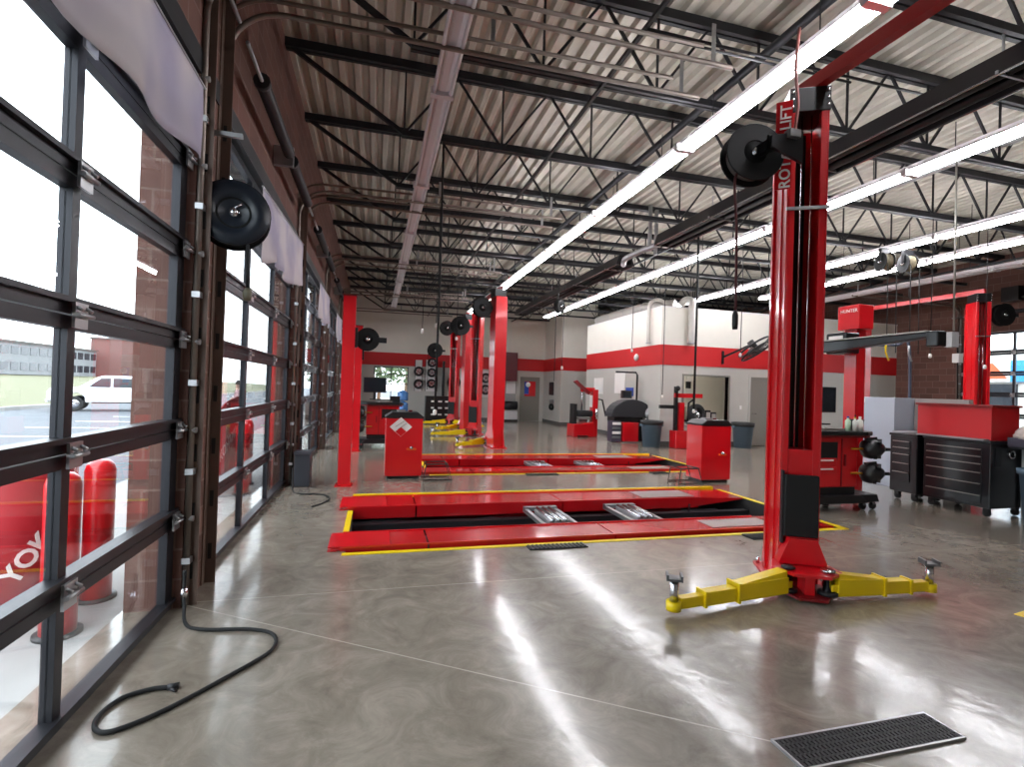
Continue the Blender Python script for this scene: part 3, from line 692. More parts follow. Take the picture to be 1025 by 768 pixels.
# ------------------------------------------------------------------ two post lift columns
def column(label, pad=True, arms=True, cap=True):
    """origin at the base centre, opening towards -y"""
    root = empty('lift_column', (0, 0, 0), label, 'car lift', 'two-post lift columns')
    B = lambda m, n, mt, p=root, **k: m.build(n, mt, p, world=False, **k)
    hw, d0, d1, H = .152, -.13, .26, 3.92
    c = MB().box(-hw, hw, d1-.012, d1, 0, H).box(-hw, -hw+.012, d0, d1-.012, 0, H).box(hw-.012, hw, d0, d1-.012, 0, H)
    c.box(-hw+.012, -hw+.06, d0, d0+.012, 0, H).box(hw-.06, hw-.012, d0, d0+.012, 0, H).box(-hw+.048, -hw+.06, d0+.012, d0+.06, 0, H).box(hw-.06, hw-.048, d0+.012, d0+.06, 0, H)
    B(c, 'mast', RED, bevel=.004)
    B(MB().box(-hw-.012, -hw, -.02, .03, 0, H-.1).box(-hw-.02, -hw, .2, .25, 0, H-.1), 'side_rib', RED)
    B(MB().box(-.22, .22, -.2, .4, 0, .02), 'base_plate', RED)
    B(MB().prism([(.26, .02), (.39, .02), (.26, .55)], 'x', -.15, -.135).prism([(.26, .02), (.39, .02), (.26, .55)], 'x', .135, .15), 'gusset', RED)
    for x in (-.19, .19):
        for y in (-.15, .35): B(MB().lathe([(.016, 0), (.016, .05), (.008, .055)], (x, y, .02), n=8), 'anchor_bolt', CHROME)
    B(MB().box(-.15, .16, -.14, .2, 3.92, 4.12), 'head_box', BLK, bevel=.006)
    bm_ = MB()
    for x in (-.13, .14):
        for z in (3.96, 4.02, 4.08): bm_.lathe([(.012, 0), (.012, .012)], (x, -.14, z), (0, -1, 0), 8)
    B(bm_, 'bolt', CHROME)
    for x in (-.03, .045): B(MB().tube([(x, -.05, .9), (x, -.05, H)], .006, 6), 'cable', CHROME)
    B(MB().box(-.065, .075, .19, .24, .3, H-.05), 'inner_channel', BLK)
    B(MB().box(-.16, .16, -.155, -.135, 3.1, 3.125), 'cross_strap', STEEL)
    B(MB().box(-.09, .09, -.125, .1, .12, 1.12), 'carriage', RED)
    B(MB().prism([(-.1, .42), (.1, .42), (.18, .22), (-.18, .22)], 'y', -.26, -.14), 'carriage_skirt', RED)
    B(MB().box(-.13, .125, -.2, -.155, .42, .92), 'door_guard_pad', RUB, bevel=.01); B(MB().box(-.145, -.132, -.19, -.13, .36, .95), 'pad_bracket', DSTEEL)
    # arm pivot plates
    B(MB().prism([(-.2, -.14), (.2, -.14), (.25, -.34), (.13, -.48), (-.13, -.48), (-.25, -.34)], 'z', .19, .212), 'pivot_plate', RED)
    B(MB().prism([(-.16, -.14), (.16, -.14), (.2, -.34), (.1, -.5), (-.1, -.5), (-.2, -.34)], 'z', .021, .04), 'pivot_plate', DRED)
    B(MB().box(-.035, .035, -.42, -.25, .04, .19), 'pivot_block', RED)
    for s, dx, dy, L1 in ((-1, -.818, -.571, 1.10), (1, .916, .386, .92)):
        B(MB().lathe([(.035, .045), (.035, .22), (.05, .22), (.05, .232)], (s*.14, -.37, 0), n=16), 'pivot_pin', CHROME if s > 0 else DSTEEL)
        B(MB().lathe([(.07, .045), (.07, .07)], (s*.14, -.37, 0), n=20), 'gear', DSTEEL)
        # telescoping arm
        dirv = Vector((dx, dy, 0)).normalized(); side = Vector((-dirv.y, dirv.x, 0)); o = Vector((s*.14, -.37, .105)); k = L1/1.1; e0 = Vector((0, 0, -.012)); e1 = Vector((0, 0, -.02))
        arm = B(MB().bar(o+dirv*.05, o+dirv*.56*k, .105, .125).bar(o+dirv*.0, o+dirv*.12, .09, .05), 'arm', YEL, bevel=.005)
        B(MB().bar(o+dirv*.56*k+e0, o+dirv*.86*k+e0, .085, .098), 'arm_extension', YEL, arm, bevel=.004)
        B(MB().bar(o+dirv*.84*k+e1, o+dirv*1.06*k+e1, .066, .075), 'arm_extension', YEL, arm, bevel=.004)
        B(MB().bar(o+dirv*(.56*k-.02), o+dirv*.56*k, .125, .142).bar(o+dirv*(.86*k-.02)+e0, o+dirv*.86*k+e0, .1, .114), 'collar', YEL, arm)
        up = lambda z: Vector((0, 0, z))
        B(MB().add([o+dirv*.06-side*.045+up(.062), o+dirv*.06+side*.045+up(.062), o+dirv*.06+side*.045+up(.11), o+dirv*.06-side*.045+up(.11),
                    o+dirv*.5*k-side*.045+up(.062), o+dirv*.5*k+side*.045+up(.062)], [(0,1,2,3),(0,4,5,1),(3,2,5,4),(0,3,4),(1,5,2)]), 'stiffener', YEL, arm)
        B(MB().box(-.03, .03, -.0005, .0005, -.02, .02), 'warning_label', RED, arm).matrix_local = Matrix.Translation(o+dirv*.3-side*.0532*(1 if s < 0 else 1)) @ Matrix.Rotation(math.atan2(dirv.y, dirv.x), 4, 'Z') if False else Matrix.Identity(4)
        e = o+dirv*1.1*k
        B(MB().lathe([(.052, .04), (.052, .1)], (e.x, e.y, 0), n=20), 'arm_end', YEL, arm)
        B(MB().lathe([(.03, .1), (.03, .25)], (e.x, e.y, 0), n=16), 'adaptor_post', CHROME, arm)
        B(MB().box(e.x-.055, e.x+.055, e.y-.05, e.y+.05, .25, .265).box(e.x-.055, e.x-.04, e.y-.05, e.y+.05, .265, .29).box(e.x+.04, e.x+.055, e.y-.05, e.y+.05, .265, .29), 'lift_pad', mat('pad_steel', (96, 98, 100), .4, .5), arm)
    return root
lc = column('tall red lift column with yellow arms and a black door pad')
lc.location = (0, 0, 0)
others = [((3.03, 12.98, 0), PI+R(8), 'bright red lift column beyond the far scissor lift, showing its plain back'), ((3.12, 16.2, 0), R(-28), 'red lift column behind the plain one, seen between two reels'),
          ((3.1, 17.9, 0), PI+R(8), 'dark red lift column, third back in the row on the far bays'), ((3.1, 20.9, 0), R(-28), 'farthest red lift column before the tyre displays'),
          ((13.7, 8.7, 0), R(-28), 'red lift column in front of the right-hand glazed door'), ((13.7, 11.8, 0), PI+R(8), 'red lift column beside the right wall, behind the camera mast')]
lcs = [lc]
for loc, rz, lab in others: lcs.append(put(lc, loc, lab, rz))
def drop_tree(o):
    for ch in KIDS(o): drop_tree(ch)
    bpy.data.objects.remove(o)
for i, which in ((1, 0), (2, 1)):      # these arms are folded out of sight on the right-hand side
    arms_ = sorted([q for q in KIDS(lcs[i]) if q.name.split('.')[0] == 'arm'], key=lambda q: min(v.co.x for v in q.data.vertices))
    drop_tree(arms_[which])
# lettering of the foreground column (local frame), then its place
def to_local(x, y, z=0., rel=True):
    c_, s_ = math.cos(R(28)), math.sin(R(28)); x -= 3.45*rel; y -= 3.53*rel
    return Vector((x*c_ - y*s_, x*s_ + y*c_, z))
sp0, sp1 = (3.155, 3.52), (3.245, 3.44)
m_ = MB(); q0 = to_local(*sp0); q1 = to_local(*sp1); m_.bar((q0+q1)/2+Vector((0, 0, 3.27)), (q0+q1)/2+Vector((0, 0, 4.0)), .012, (q1-q0).length, to_local(.7, .75, 0, False).cross(Vector((0, 0, 1))))
m_.build('sign_plate', RED, lc, world=False)
left_ = to_local(-.747, .665, 0, False)
o_ = text('ROTARY LIFT', .116, to_local(3.228, 3.436, 3.27), (0, 0, 1), left_, PAPER, lc, bold=.002)
lc.location = (3.45, 3.53, 0); lc.rotation_euler = (0, 0, R(-28))
bk = MB().box(2.96, 3.27, 3.37, 3.40, 3.52, 3.64).prism([(2.96, 3.53), (3.26, 3.44), (3.26, 3.70), (2.96, 3.62)], 'y', 3.34, 3.365).box(2.96, 3.02, 3.37, 3.62, 3.53, 3.61)
r2 = empty('hose_reel', (3.0, 3.52, 3.57), 'black hose reel with coiled hose on the red lift column with the black pad', 'hose reel')
bk.build('mounting_bracket', BLKP, r2)
reel(r2, (2.99, 3.6, 3.57), (-.25, -1, .05), .235, .13, coil=mat('grey_hose', (90, 86, 84), .6))
MB().box(3.1, 3.2, 3.3, 3.37, 3.62, 3.68).build('junction_box', STEEL, r2)
MB().tube(smooth_path([(2.86, 3.6, 3.42), (2.83, 3.6, 3.3), (2.86, 3.6, 2.9), (2.87, 3.6, 2.25)]), .011, 8).build('hanging_hose', mat('maroon_hose', (80, 30, 34), .6), r2)
MB().lathe([(.02, 0), (.024, .04), (.024, .12), (.012, .16)], (2.87, 3.6, 2.1)).build('hose_end', BLK, r2)
MB().tube(smooth_path([(3.17, 3.34, 3.67), (3.2, 3.34, 3.9), (3.19, 3.36, 4.2), (3.3, 3.45, 4.62)]), .012, 8).build('supply_hose', mat('red_hose', (150, 90, 84), .5), r2)
# crossbeams over pairs of columns
def beam(x, y0, y1, label, m=RED):
    MB().box(x-.04, x+.04, y0, y1, 4.12, 4.13).box(x-.04, x+.04, y0, y1, 4.22, 4.23).box(x-.04, x-.03, y0, y1, 4.13, 4.22).box(x+.03, x+.04, y0, y1, 4.13, 4.22).build('lift_crossbeam', m, label=label, cat='crossbeam', group='lift crossbeams')
beam(3.46, .3, 3.6, 'dark red overhead beam on top of the column with the black pad', mat('crossbeam_red', (170, 24, 26), .4))
beam(3.1, 12.9, 16.3, 'red overhead beam joining the two nearest of the far lift columns')
beam(3.1, 17.85, 20.95, 'red overhead beam joining the two farthest lift columns')
beam(13.7, 8.6, 11.9, 'red overhead beam on the lift columns by the right-hand door')
# reels on far columns
def small_reel(c, ax, r, label, drop, nm='hose_reel'):
    root = empty(nm, c, label, 'hose reel', 'black hose reels')
    reel(root, c, ax, r, .12)
    a = Vector(ax).normalized(); side = Vector((0, 0, 1)).cross(a)
    MB().bar(Vector(c), Vector(c)+side*(r+.12), .05, .08).build('mounting_bracket', DSTEEL, root)
    if drop: MB().tube([Vector(c)-side*r*.9+Vector((0, 0, -.05)), Vector(c)-side*r*.9+Vector((0, 0, -drop))], .01, 6).build('hanging_hose', RUB, root)
    return root
small_reel((2.60, 12.9, 3.62), (.1, -1, 0), .25, 'hose reel on the left of the bright red far column', 0)
small_reel((2.55, 16.1, 3.5), (.1, -1, 0), .3, 'hose reel left of the second far column, overlapping it', 0)
small_reel((2.35, 17.85, 3.6), (.1, -1, 0), .25, 'hose reel just behind the overlapping one on the far columns', 0)
small_reel((2.28, 20.8, 3.0), (.1, -1, 0), .3, 'lone hose reel farthest left of the far columns', 1.6)
small_reel((-.15, 8.2, 2.24), (.1, -1, 0), .17, 'hose reel on the right side of the red post by the doors', 0)
small_reel((14.45, 8.7, 3.68), (-.2, -1, 0), .26, 'hose reel on the right of the lift column by the right-hand door', 0)
rl = small_reel((5.12, 14.0, 4.0), (.8, -1, 0), .2, 'reel hanging below the heater at the far end', 2.2)
MB().bar((5.08, 14.0, 4.0), (5.08, 14.0, 4.83), .03, .03).build('hanger_bar', DSTEEL, rl)
# ceiling reels bank
for i, (x, y, lab) in enumerate([(9.35, 7.55, 'left coil of the pair of reels hanging under the lights on the right'), (9.85, 7.5, 'right coil of the pair of reels hanging under the lights on the right')]):
    root = empty('ceiling_hose_reel', (x, y, 4.3), lab, 'hose reel', 'reels under the lights')
    reel(root, (x, y, 4.2), (1, -.3, 0), .17, .16, mt=BLKP, coil=mat('tan_hose', (130, 120, 96), .6))
    MB().box(x-.12, x+.12, y-.03, y+.03, 4.2, 4.46).build('mounting_bracket', DSTEEL, root)
    for k, dx in enumerate((-.1, .12)): MB().tube([(x+dx, y-.14, 4.15), (x+dx+.02, y-.14, 2.6-.15*k)], .009, 6).build('hanging_hose', RUB, root)
    MB().tube([(x-.1, y-.14, 2.6), (x-.1, y-.14, 2.45), (x-.02, y-.14, 2.3)], .016, 6).build('air_nozzle', STEEL if i else YEL, root)

# ------------------------------------------------------------------ plain red posts beside the doors
def post(label, loc):
    root = empty('equipment_post', loc, label, 'post', 'red posts by the doors')
    B = lambda m, n, mt: m.build(n, mt, root, world=False)
    B(MB().box(-.09, .09, -.08, .1, .012, 2.87), 'post', RED)
    B(MB().box(-.13, .12, -.13, .15, 0, .012), 'base_plate', RED)
    B(MB().box(-.1, .1, -.09, .11, 2.87, 2.89), 'cap', DRED)
    B(MB().box(.09, .13, -.05, .05, 2.1, 2.4), 'reel_bracket', DSTEEL)
    return root
pA = post('bright red square post standing in front of the third glazed door', (-.42, 8.1, 0))
put(pA, (-.42, 12.2, 0), 'red square post farther back, half hidden behind the bright red one')

# ------------------------------------------------------------------ scissor alignment lifts
def scissor(label):
    root = empty('scissor_lift', (0, 0, 0), label, 'car lift', 'in-ground scissor lifts')
    B = lambda m, n, mt, p=root, **k: m.build(n, mt, p, world=False, **k)
    def runway(y0, y1, z, name='runway'):
        m = MB()
        for a, b in ((-.05, .75), (.77, 2.72), (2.74, 4.85)): m.box(a, b, y0, y1, z-.14, z)
        m.prism([(-.18, z-.05), (-.05, z-.02), (-.05, z), (-.18, z-.035)], 'y', y0, y1)
        m.prism([(4.85, z-.12), (4.85, z), (5.62, z-.02), (5.62, z-.04)], 'y', y0, y1)
        r = B(m, name, RUNRED)
        B(MB().box(4.0, 4.85, y0+.1, y1-.1, z, z+.006), 'slip_plate', mat('dull_plate', (150, 140, 136), .4, .3), r)
        B(MB().box(-.16, .4, y0+.02, y1-.02, z, z+.008), 'ramp_flap', RED, r)
        B(MB().box(-.05, 4.85, y0+.0, y0+.015, z, z+.012).box(-.05, 4.85, y1-.015, y1, z, z+.012), 'side_lip', RED, r)
        return r
    runway(.06, .56, .03); runway(1.64, 2.26, .03)
    # scissor legs and pistons under the runways
    for y in (.15, .5, 1.72, 2.15):
        B(MB().bar((.3, y, -.36), (2.3, y, -.16), .05, .1).bar((2.6, y, -.36), (4.6, y, -.16), .05, .1), 'scissor_leg', DRED)
    B(MB().box(-.02, 5.6, 1.48, 1.6, -.3, -.14), 'side_skirt', DSTEEL)
    B(MB().box(.1, 5.3, .66, .76, -.33, -.2), 'side_skirt', DSTEEL)
    B(MB().tube([(1.2, 1.3, -.2), (2.6, 1.3, -.2)], .03, 10), 'torsion_tube', STEEL)
    B(MB().bar((4.6, 1.5, -.3), (4.6, 1.5, -.02), .02, .02), 'strut', CHROME)
    # rolling bridge jacks
    for x in (2.15, 3.3):
        j = B(MB().box(x, x+.45, .62, .70, -.05, .0).box(x, x+.45, 1.5, 1.58, -.05, .0).box(x, x+.05, .62, 1.58, -.07, -.02).box(x+.4, x+.45, .62, 1.58, -.07, -.02), 'rolling_jack', STEEL)
        B(MB().box(x+.1, x+.35, .8, 1.4, -.06, .0), 'jack_body', mat('silver_grey_paint', (176, 168, 170), .3, .4), j)
        for k in range(3): B(MB().tube([(x+.14+.08*k, .78, .01), (x+.14+.08*k, 1.42, .01)], .02, 8), 'jack_cylinder', CHROME, j)
    # yellow edging
    B(MB().box(-.03, 5.72, -.06, .0, 0, .006), 'edge_strip', YEL); B(MB().box(-.03, 5.6, 2.31, 2.38, 0, .045), 'edge_strip', YEL)
    B(MB().box(-.06, .0, .6, 1.6, 0, .006), 'edge_strip', YEL); B(MB().box(5.64, 5.72, 0, 2.3, 0, .006), 'edge_strip', YEL)
    for x0, x1, y0, y1 in ((1.7, 2.3, -.2, -.07), (4.2, 4.55, -.25, -.07), (1.8, 2.4, 2.33, 2.42), (4.1, 4.6, 2.33, 2.42)):
        m = MB().box(x0, x1, y0, y1, 0, .012)
        n = 14
        for k in range(n): m.box(x0+(x1-x0)*(k+.2)/n, x0+(x1-x0)*(k+.6)/n, y0+.01, y1-.01, .012, .02)
        B(m, 'threshold_grate', DSTEEL)
    return root
sc = scissor('nearer red in-ground scissor lift framed with yellow edging'); sc.location = (-.22, 4.86, 0)
sc2 = put(sc, (.98, 8.92, 0), 'farther red in-ground scissor lift behind the two red consoles')

# ------------------------------------------------------------------ lift consoles
def console(label, sign):
    root = empty('lift_console', (0, 0, 0), label, 'control console', 'red lift consoles')
    B = lambda m, n, mt, p=root, **k: m.build(n, mt, p, world=False, **k)
    B(MB().box(-.3, .3, -.2, .25, .05, 1.0), 'cabinet', RED, bevel=.01)
    B(MB().box(-.26, .26, -.17, .22, 0, .05), 'plinth', BLK)
    B(MB().prism([(-.31, 1.0), (-.31, 1.03), (-.2, 1.1), (.22, 1.1), (.31, 1.03), (.31, 1.0)], 'y', -.21, .26), 'top', BLK, bevel=.008)
    B(MB().box(.04, .2, -.215, -.2, .48, .51), 'handle', YEL if False else ORANGE)
    B(MB().lathe([(.025, 0), (.025, .03)], (.12, -.2, .52), (0, -1, 0), 12), 'lock', CHROME)
    B(MB().lathe([(.03, 0), (.035, .012), (.03, .03)], (.1, .0, 1.1), (0, 0, 1), 14), 'emergency_button', DRED)
    B(MB().box(-.12, .02, -.05, .1, 1.1, 1.13), 'button_panel', STEEL)
    return root
def foot_frame(label, loc, s=1):
    root = empty('step_frame', loc, label, 'stand', 'black tubular stands')
    for y in (0, .32):
        MB().tube([(0, y, .27), (-.05*s, y, .015), (.42*s, y, .015), (.34*s, y, .27), (0, y, .27)], .012, 8).build('side_hoop', BLK, root, world=False)
    MB().tube([(0, 0, .27), (0, .32, .27)], .012, 8).build('cross_bar', BLK, root, world=False)
    MB().tube([(.34*s, 0, .27), (.34*s, .32, .27)], .012, 8).build('cross_bar', BLK, root, world=False)
c1 = console('red lift console with a white diamond label left of the far scissor lift', True); c1.location = (.48, 8.75, 0)
c2 = put(c1, (5.84, 7.92, 0), 'red lift console right of the far scissor lift, before the office wall')
# diamond sign on the left console
dm = MB().prism([(.42, .70), (.6, .86), (.42, 1.02), (.24, .86)], 'y', 8.535, 8.548).build('diamond_label', PAPER, c1)
MB().prism([(.42, .705), (.51, .785), (.42, .86), (.33, .785)], 'y', 8.53, 8.535).build('red_corner', RED, dm)
text('SHELL', .07, (.33, 8.53, .88), (1, 0, .85), (-.85, 0, 1), BLK, dm) if False else MB().bar((.33, 8.531, .86), (.47, 8.531, .96), .004, .03, (0, 1, 0)).bar((.37, 8.531, .82), (.51, 8.531, .92), .004, .03, (0, 1, 0)).build('print', BLK, dm)
foot_frame('black tubular step frame at the right of the left red console', (.84, 8.35, 0))
foot_frame('black tubular step frame left of the right red console', (5.08, 7.62, 0))

# ------------------------------------------------------------------ alignment carts
def monitor(root, c, w, h, tilt=0.):
    x, y, z = c
    m = MB().box(x-w/2, x+w/2, y, y+.05, z, z+h).build('monitor', BLK, root, world=False, bevel=.006)
    MB().box(x-w/2+.02, x+w/2-.02, y-.004, y, z+.025, z+h-.02).build('screen', SCREEN, m, world=False)
    MB().box(x-.03, x+.03, y+.02, y+.05, z-.16, z).box(x-.12, x+.12, y-.06, y+.1, z-.18, z-.16).build('monitor_stand', BLK, m, world=False)
def cart(label):
    root = empty('alignment_cart', (0, 0, 0), label, 'cart', 'red wheeled alignment carts')
    B = lambda m, n, mt, p=root, **k: m.build(n, mt, p, world=False, **k)
    B(MB().box(-.48, .3, -.3, .3, .32, 1.02), 'cabinet', RED, bevel=.02)
    B(MB().box(-.44, -.06, -.302, -.3, .7, .95), 'recess', BLK)
    for z in (.64, .52): B(MB().box(-.45, -.08, -.312, -.3, z, z+.09), 'drawer', RED, bevel=.004); B(MB().box(-.4, -.15, -.325, -.312, z+.05, z+.07), 'drawer_handle', PAPER)
    B(MB().box(.0, .012, -.315, -.3, .34, 1.0), 'door_gap', DRED)
    B(MB().box(.05, .07, -.325, -.3, .62, .78), 'handle', DRED)
    top = [(-.58, -.3), (-.52, -.42), (.3, -.45), (.46, -.38), (.55, -.2), (.5, .34), (-.55, .34)]
    B(MB().prism(top, 'z', 1.05, 1.11), 'worktop', BLK, bevel=.015)
    B(MB().prism([(a*.96, b*.94) for a, b in top], 'z', 1.02, 1.05), 'worktop_edge', DRED)
    base = MB().prism([(-.5, .22), (.3, .22), (.42, .11), (-.6, .11)], 'y', -.38, .38); B(base, 'base_skirt', BLK, bevel=.01)
    B(MB().prism([(.3, .22), (.62, .22), (.66, .11), (.36, .11)], 'y', -.34, .3), 'base_tray', DSTEEL, bevel=.008)
    B(MB().box(-.46, .28, -.28, .28, .22, .32), 'base_box', BLK)
    for x in (-.5, .4, .58):
        for y in (-.3, .3):
            if x == .58 and y > 0: continue
            cs = B(MB().lathe([(.05, -.018), (.055, -.01), (.055, .01), (.05, .018)], (x, y, .056), (0, 1, 0), 16), 'caster', RUB)
            B(MB().box(x-.02, x+.02, y-.028, y+.028, .07, .112), 'caster_fork', CHROME, cs)
    for z in (.86, .52):
        c = B(MB().tube([(.16, -.32, z), (.5, -.36, z)], .014, 8), 'clamp_peg', mat('brass', (190, 130, 40), .3, .8))
        w = B(MB().lathe([(.03, .0), (.12, .03), (.145, .1), (.135, .17), (.1, .23), (.06, .28)], (.34, -.33, z), (1, -.3, .05), 18), 'wheel_clamp', BLK)
        B(MB().bar((.44, -.5, z+.13), (.68, -.3, z-.12), .05, .06).bar((.42, -.46, z-.11), (.66, -.24, z+.11), .04, .05).tube([(.62, -.38, z), (.72, -.42, z)], .025, 8).bar((.36, -.36, z+.13), (.5, -.4, z+.15), .05, .05), 'clamp_arm', BLKP, w)
    monitor(root, (.12, .16, 1.34), .56, .38)
    B(MB().prism([(-.3, -.3), (.0, -.36), (.05, -.2), (-.25, -.12)], 'z', 1.11, 1.14), 'keyboard', mat('grey_plastic', (120, 112, 104), .5), bevel=.004)
    B(MB().box(-.5, -.25, 0, .2, 1.11, 1.26), 'printer', BLK, bevel=.01)
    return root
ct = cart('red alignment cart with monitor and bottles right of the column with the black pad'); ct.location = (6.26, 5.92, 0)
ct2 = put(ct, (.1, 13.1, 0), 'red alignment cart with monitor between the glazed doors and the left console', R(180))
ct2.scale = (1, -1, 1)
def bottle(x, y, z, h, r, m, mc, label):
    root = empty('bottle', (x, y, z), label, 'bottle', 'bottles on the right cart')
    MB().lathe([(r, 0), (r, h*.7), (r*.4, h*.82), (r*.35, h*.9)], (0, 0, 0), n=16).build('body', m, root, world=False)
    MB().lathe([(r*.45, h*.9), (r*.45, h)], (0, 0, 0), n=12).build('cap', mc, root, world=False)
bottle(6.30, 5.56, 1.111, .2, .035, mat('pale_green_bottle', (190, 220, 190), .3), BLUE, 'pale green bottle at the left of the group on the right cart')
bottle(6.40, 5.54, 1.111, .19, .032, PAPER, mat('yellow_cap', (220, 190, 40), .4), 'white bottle with a yellow cap on the right cart')
bottle(6.51, 5.56, 1.111, .2, .04, PAPER, PAPER, 'all-white bottle on the right cart')
cp = empty('tool_basket', (6.66, 5.74, 1.112), 'small black basket at the right end of the cart top', 'basket')
MB().lathe([(.07, 0), (.095, .15), (.085, .15), (.06, .02)], (6.66, 5.74, 1.112), n=14).build('basket', BLK, cp)
MB().tube([(6.64, 5.74, 1.14), (6.61, 5.72, 1.33)], .008, 6).tube([(6.68, 5.74, 1.14), (6.72, 5.74, 1.3)], .008, 6).build('tool', DSTEEL, cp)

# camera mast over the alignment bay
cmst = empty('alignment_camera_mast', (7.0, 6.1, 0), 'red mast behind the right cart with a long black camera beam', 'camera mast')
MB().box(7.06, 7.24, 6.12, 6.32, 0, 2.62).build('mast', RED, cmst)
MB().box(7.02, 7.3, 6.05, 6.4, 0, .02).build('base_plate', RED, cmst)
MB().box(7.0, 7.28, 6.03, 6.40, 2.62, 2.99).build('head_box', RED, cmst, bevel=.01)
text('HUNTER', .075, (6.995, 6.35, 2.88), (0, -1, 0), (0, 0, 1), PAPER, cmst)
MB().box(6.80, 7.06, 6.06, 6.42, 2.24, 2.56).build('beam_mount', BLKP, cmst, bevel=.02)
MB().box(6.79, 6.80, 6.12, 6.36, 2.45, 2.51).build('beam_label', PAPER, cmst)
cb = MB().prism([(4.85, 2.43), (7.4, 2.43), (7.4, 2.33), (6.3, 2.26), (4.85, 2.36)], 'x', 6.72, 6.86).build('camera_beam', BLKP, cmst, bevel=.015)
MB().box(6.70, 6.88, 4.85, 7.4, 2.432, 2.45).build('beam_cover', mat('silver_strip', (176, 176, 170), .4, .3), cb)
for y in (4.72, 7.38): MB().box(6.72, 6.88, y, y+.15, 2.24, 2.44).build('camera_pod', BLKP, cb, bevel=.02)
# gooseneck pipe on the right
MB().tube(smooth_path([(9.6, 9.8, 2.65), (10.2, 8.9, 2.72), (10.6, 8.3, 2.72), (10.75, 8.1, 2.6), (10.77, 8.1, 0.)]), .03, 10).build('air_pipe_stand', mat('blue_grey_pipe', (70, 76, 92), .4, .4), label='grey gooseneck pipe rising behind the black tool chests', cat='pipe')

# ------------------------------------------------------------------ tool chests
def chest(name, x0, x1, y0, y1, label, rows, side_tray=False):
    root = empty(name, ((x0+x1)/2, (y0+y1)/2, 0), label, 'tool chest')
    MB().box(x0, x1, y0, y1, .125, 1.0).build('cabinet', BLKP, root, bevel=.012)
    MB().box(x0-.015, x1+.01, y0-.01, y1+.01, 1.0, 1.04).build('top', BLK, root, bevel=.008)
    z = .93
    for h in rows:
        d = MB().box(x0-.014, x0, y0+.1, y1-.05, z-h+.01, z-.006).build('drawer', BLKP, root, bevel=.003)
        MB().box(x0-.03, x0-.014, y0+.11, y1-.06, z-.02, z-.008).build('drawer_pull', mat('brushed_edge', (150, 146, 140), .3, .6), d)
        z -= h
    for a in (x0+.08, x1-.08):
        for b in (y0+.08, y1-.08):
            c = MB().lathe([(.045, -.02), (.05, -.01), (.05, .01), (.045, .02)], (a, b, .052), (1, 0, 0), 16).build('caster', RUB, root)
            MB().box(a-.035, a+.035, b-.03, b+.03, .08, .125).build('caster_fork', BLK, c)
    return root
ch = chest('tool_chest', 8.02, 8.72, 4.93, 5.8, 'large black rolling tool chest with the red hutch on top', [.1, .1, .12, .15, .16, .14])
MB().torus((8.4, 4.915, .86), (0, 1, 0), .05, .012).build('side_emblem', CHROME, ch)
MB().box(8.1, 8.2, 4.915, 4.93, .7, .95).build('side_vent', DSTEEL, ch)
chest('side_cabinet', 7.98, 8.6, 5.86, 6.28, 'narrow black side cabinet left of the large tool chest', [.1, .1, .14, .14, .16])
hu = empty('tool_hutch', (8.35, 5.4, 1.04), 'bright red open hutch lid standing on the black tool chest', 'tool hutch')
MB().box(8.12, 8.66, 4.99, 5.97, 1.04, 1.5).build('hutch_body', mat('hutch_red', (196, 26, 32), .35), hu, bevel=.008)
MB().box(8.10, 8.68, 4.97, 5.99, 1.5, 1.53).build('hutch_lid', mat('hutch_edge', (140, 30, 28), .4), hu)
MB().box(8.0, 8.1, 5.0, 5.9, 1.04, 1.06).build('tray_edge', STEEL, hu)
# grey cabinets behind
gc = empty('grey_cabinet', (9.0, 7.1, 0), 'tall pale grey panel cabinet behind the side cabinet', 'cabinet')
MB().box(8.95, 9.6, 6.98, 7.62, 0, 1.6).build('body', mat('cool_grey_panel', (176, 184, 196), .45), gc, bevel=.006)
MB().box(8.945, 8.95, 7.55, 7.6, 1.5, 1.57).build('sticker', PAPER, gc)
gd = empty('workbench', (9.3, 6.7, 0), 'warm grey backed bench between the pale cabinet and the red hutch', 'bench')
MB().box(9.4, 9.5, 6.1, 6.97, 0, 1.6).build('back_panel', mat('warm_grey_panel', (150, 142, 138), .5), gd)
MB().box(8.9, 9.4, 6.1, 6.97, .98, 1.02).build('bench_top', STEEL, gd); MB().box(8.95, 9.4, 6.15, 6.95, 0, .98).build('bench_body', GREYC, gd)

# ------------------------------------------------------------------ bins
def bin_(loc, label, r=.27, h=.72, m=BLUEB, bag=False):
    root = empty('trash_can', loc, label, 'trash can', 'round plastic trash cans')
    MB().lathe([(r*.8, 0), (r*.98, h*.9), (r*1.06, h*.91), (r*1.08, h), (r*1.0, h), (r*.93, h*.88), (r*.75, .03)], (0, 0, 0), n=32).build('body', m, root, world=False)
    for s in (-1, 1): MB().box(s*r*1.0, s*(r*1.16), -.06, .06, h*.8, h*.88).build('handle', m, root, world=False)
    if bag: MB().lathe([(r*1.09, h*.86), (r*1.11, h*1.01), (r*.95, h*1.02), (r*.85, h*.9)], (0, 0, 0), n=32).build('liner_bag', BLK, root, world=False)
    return root
b1 = bin_((8.24, 4.44, 0), 'blue-grey trash can beside the black tool chest')
bin_((7.72, 13.1, 0), 'blue-grey trash can left of the red wheel balancer, against the office wall', .3, .74, bag=True)
bin_((10.62, 12.85, 0), 'blue-grey trash can with a black liner below the grey office door', .3, .74, bag=True)
bg = MB(); rnd = random.Random(3); n = 20; vs = []
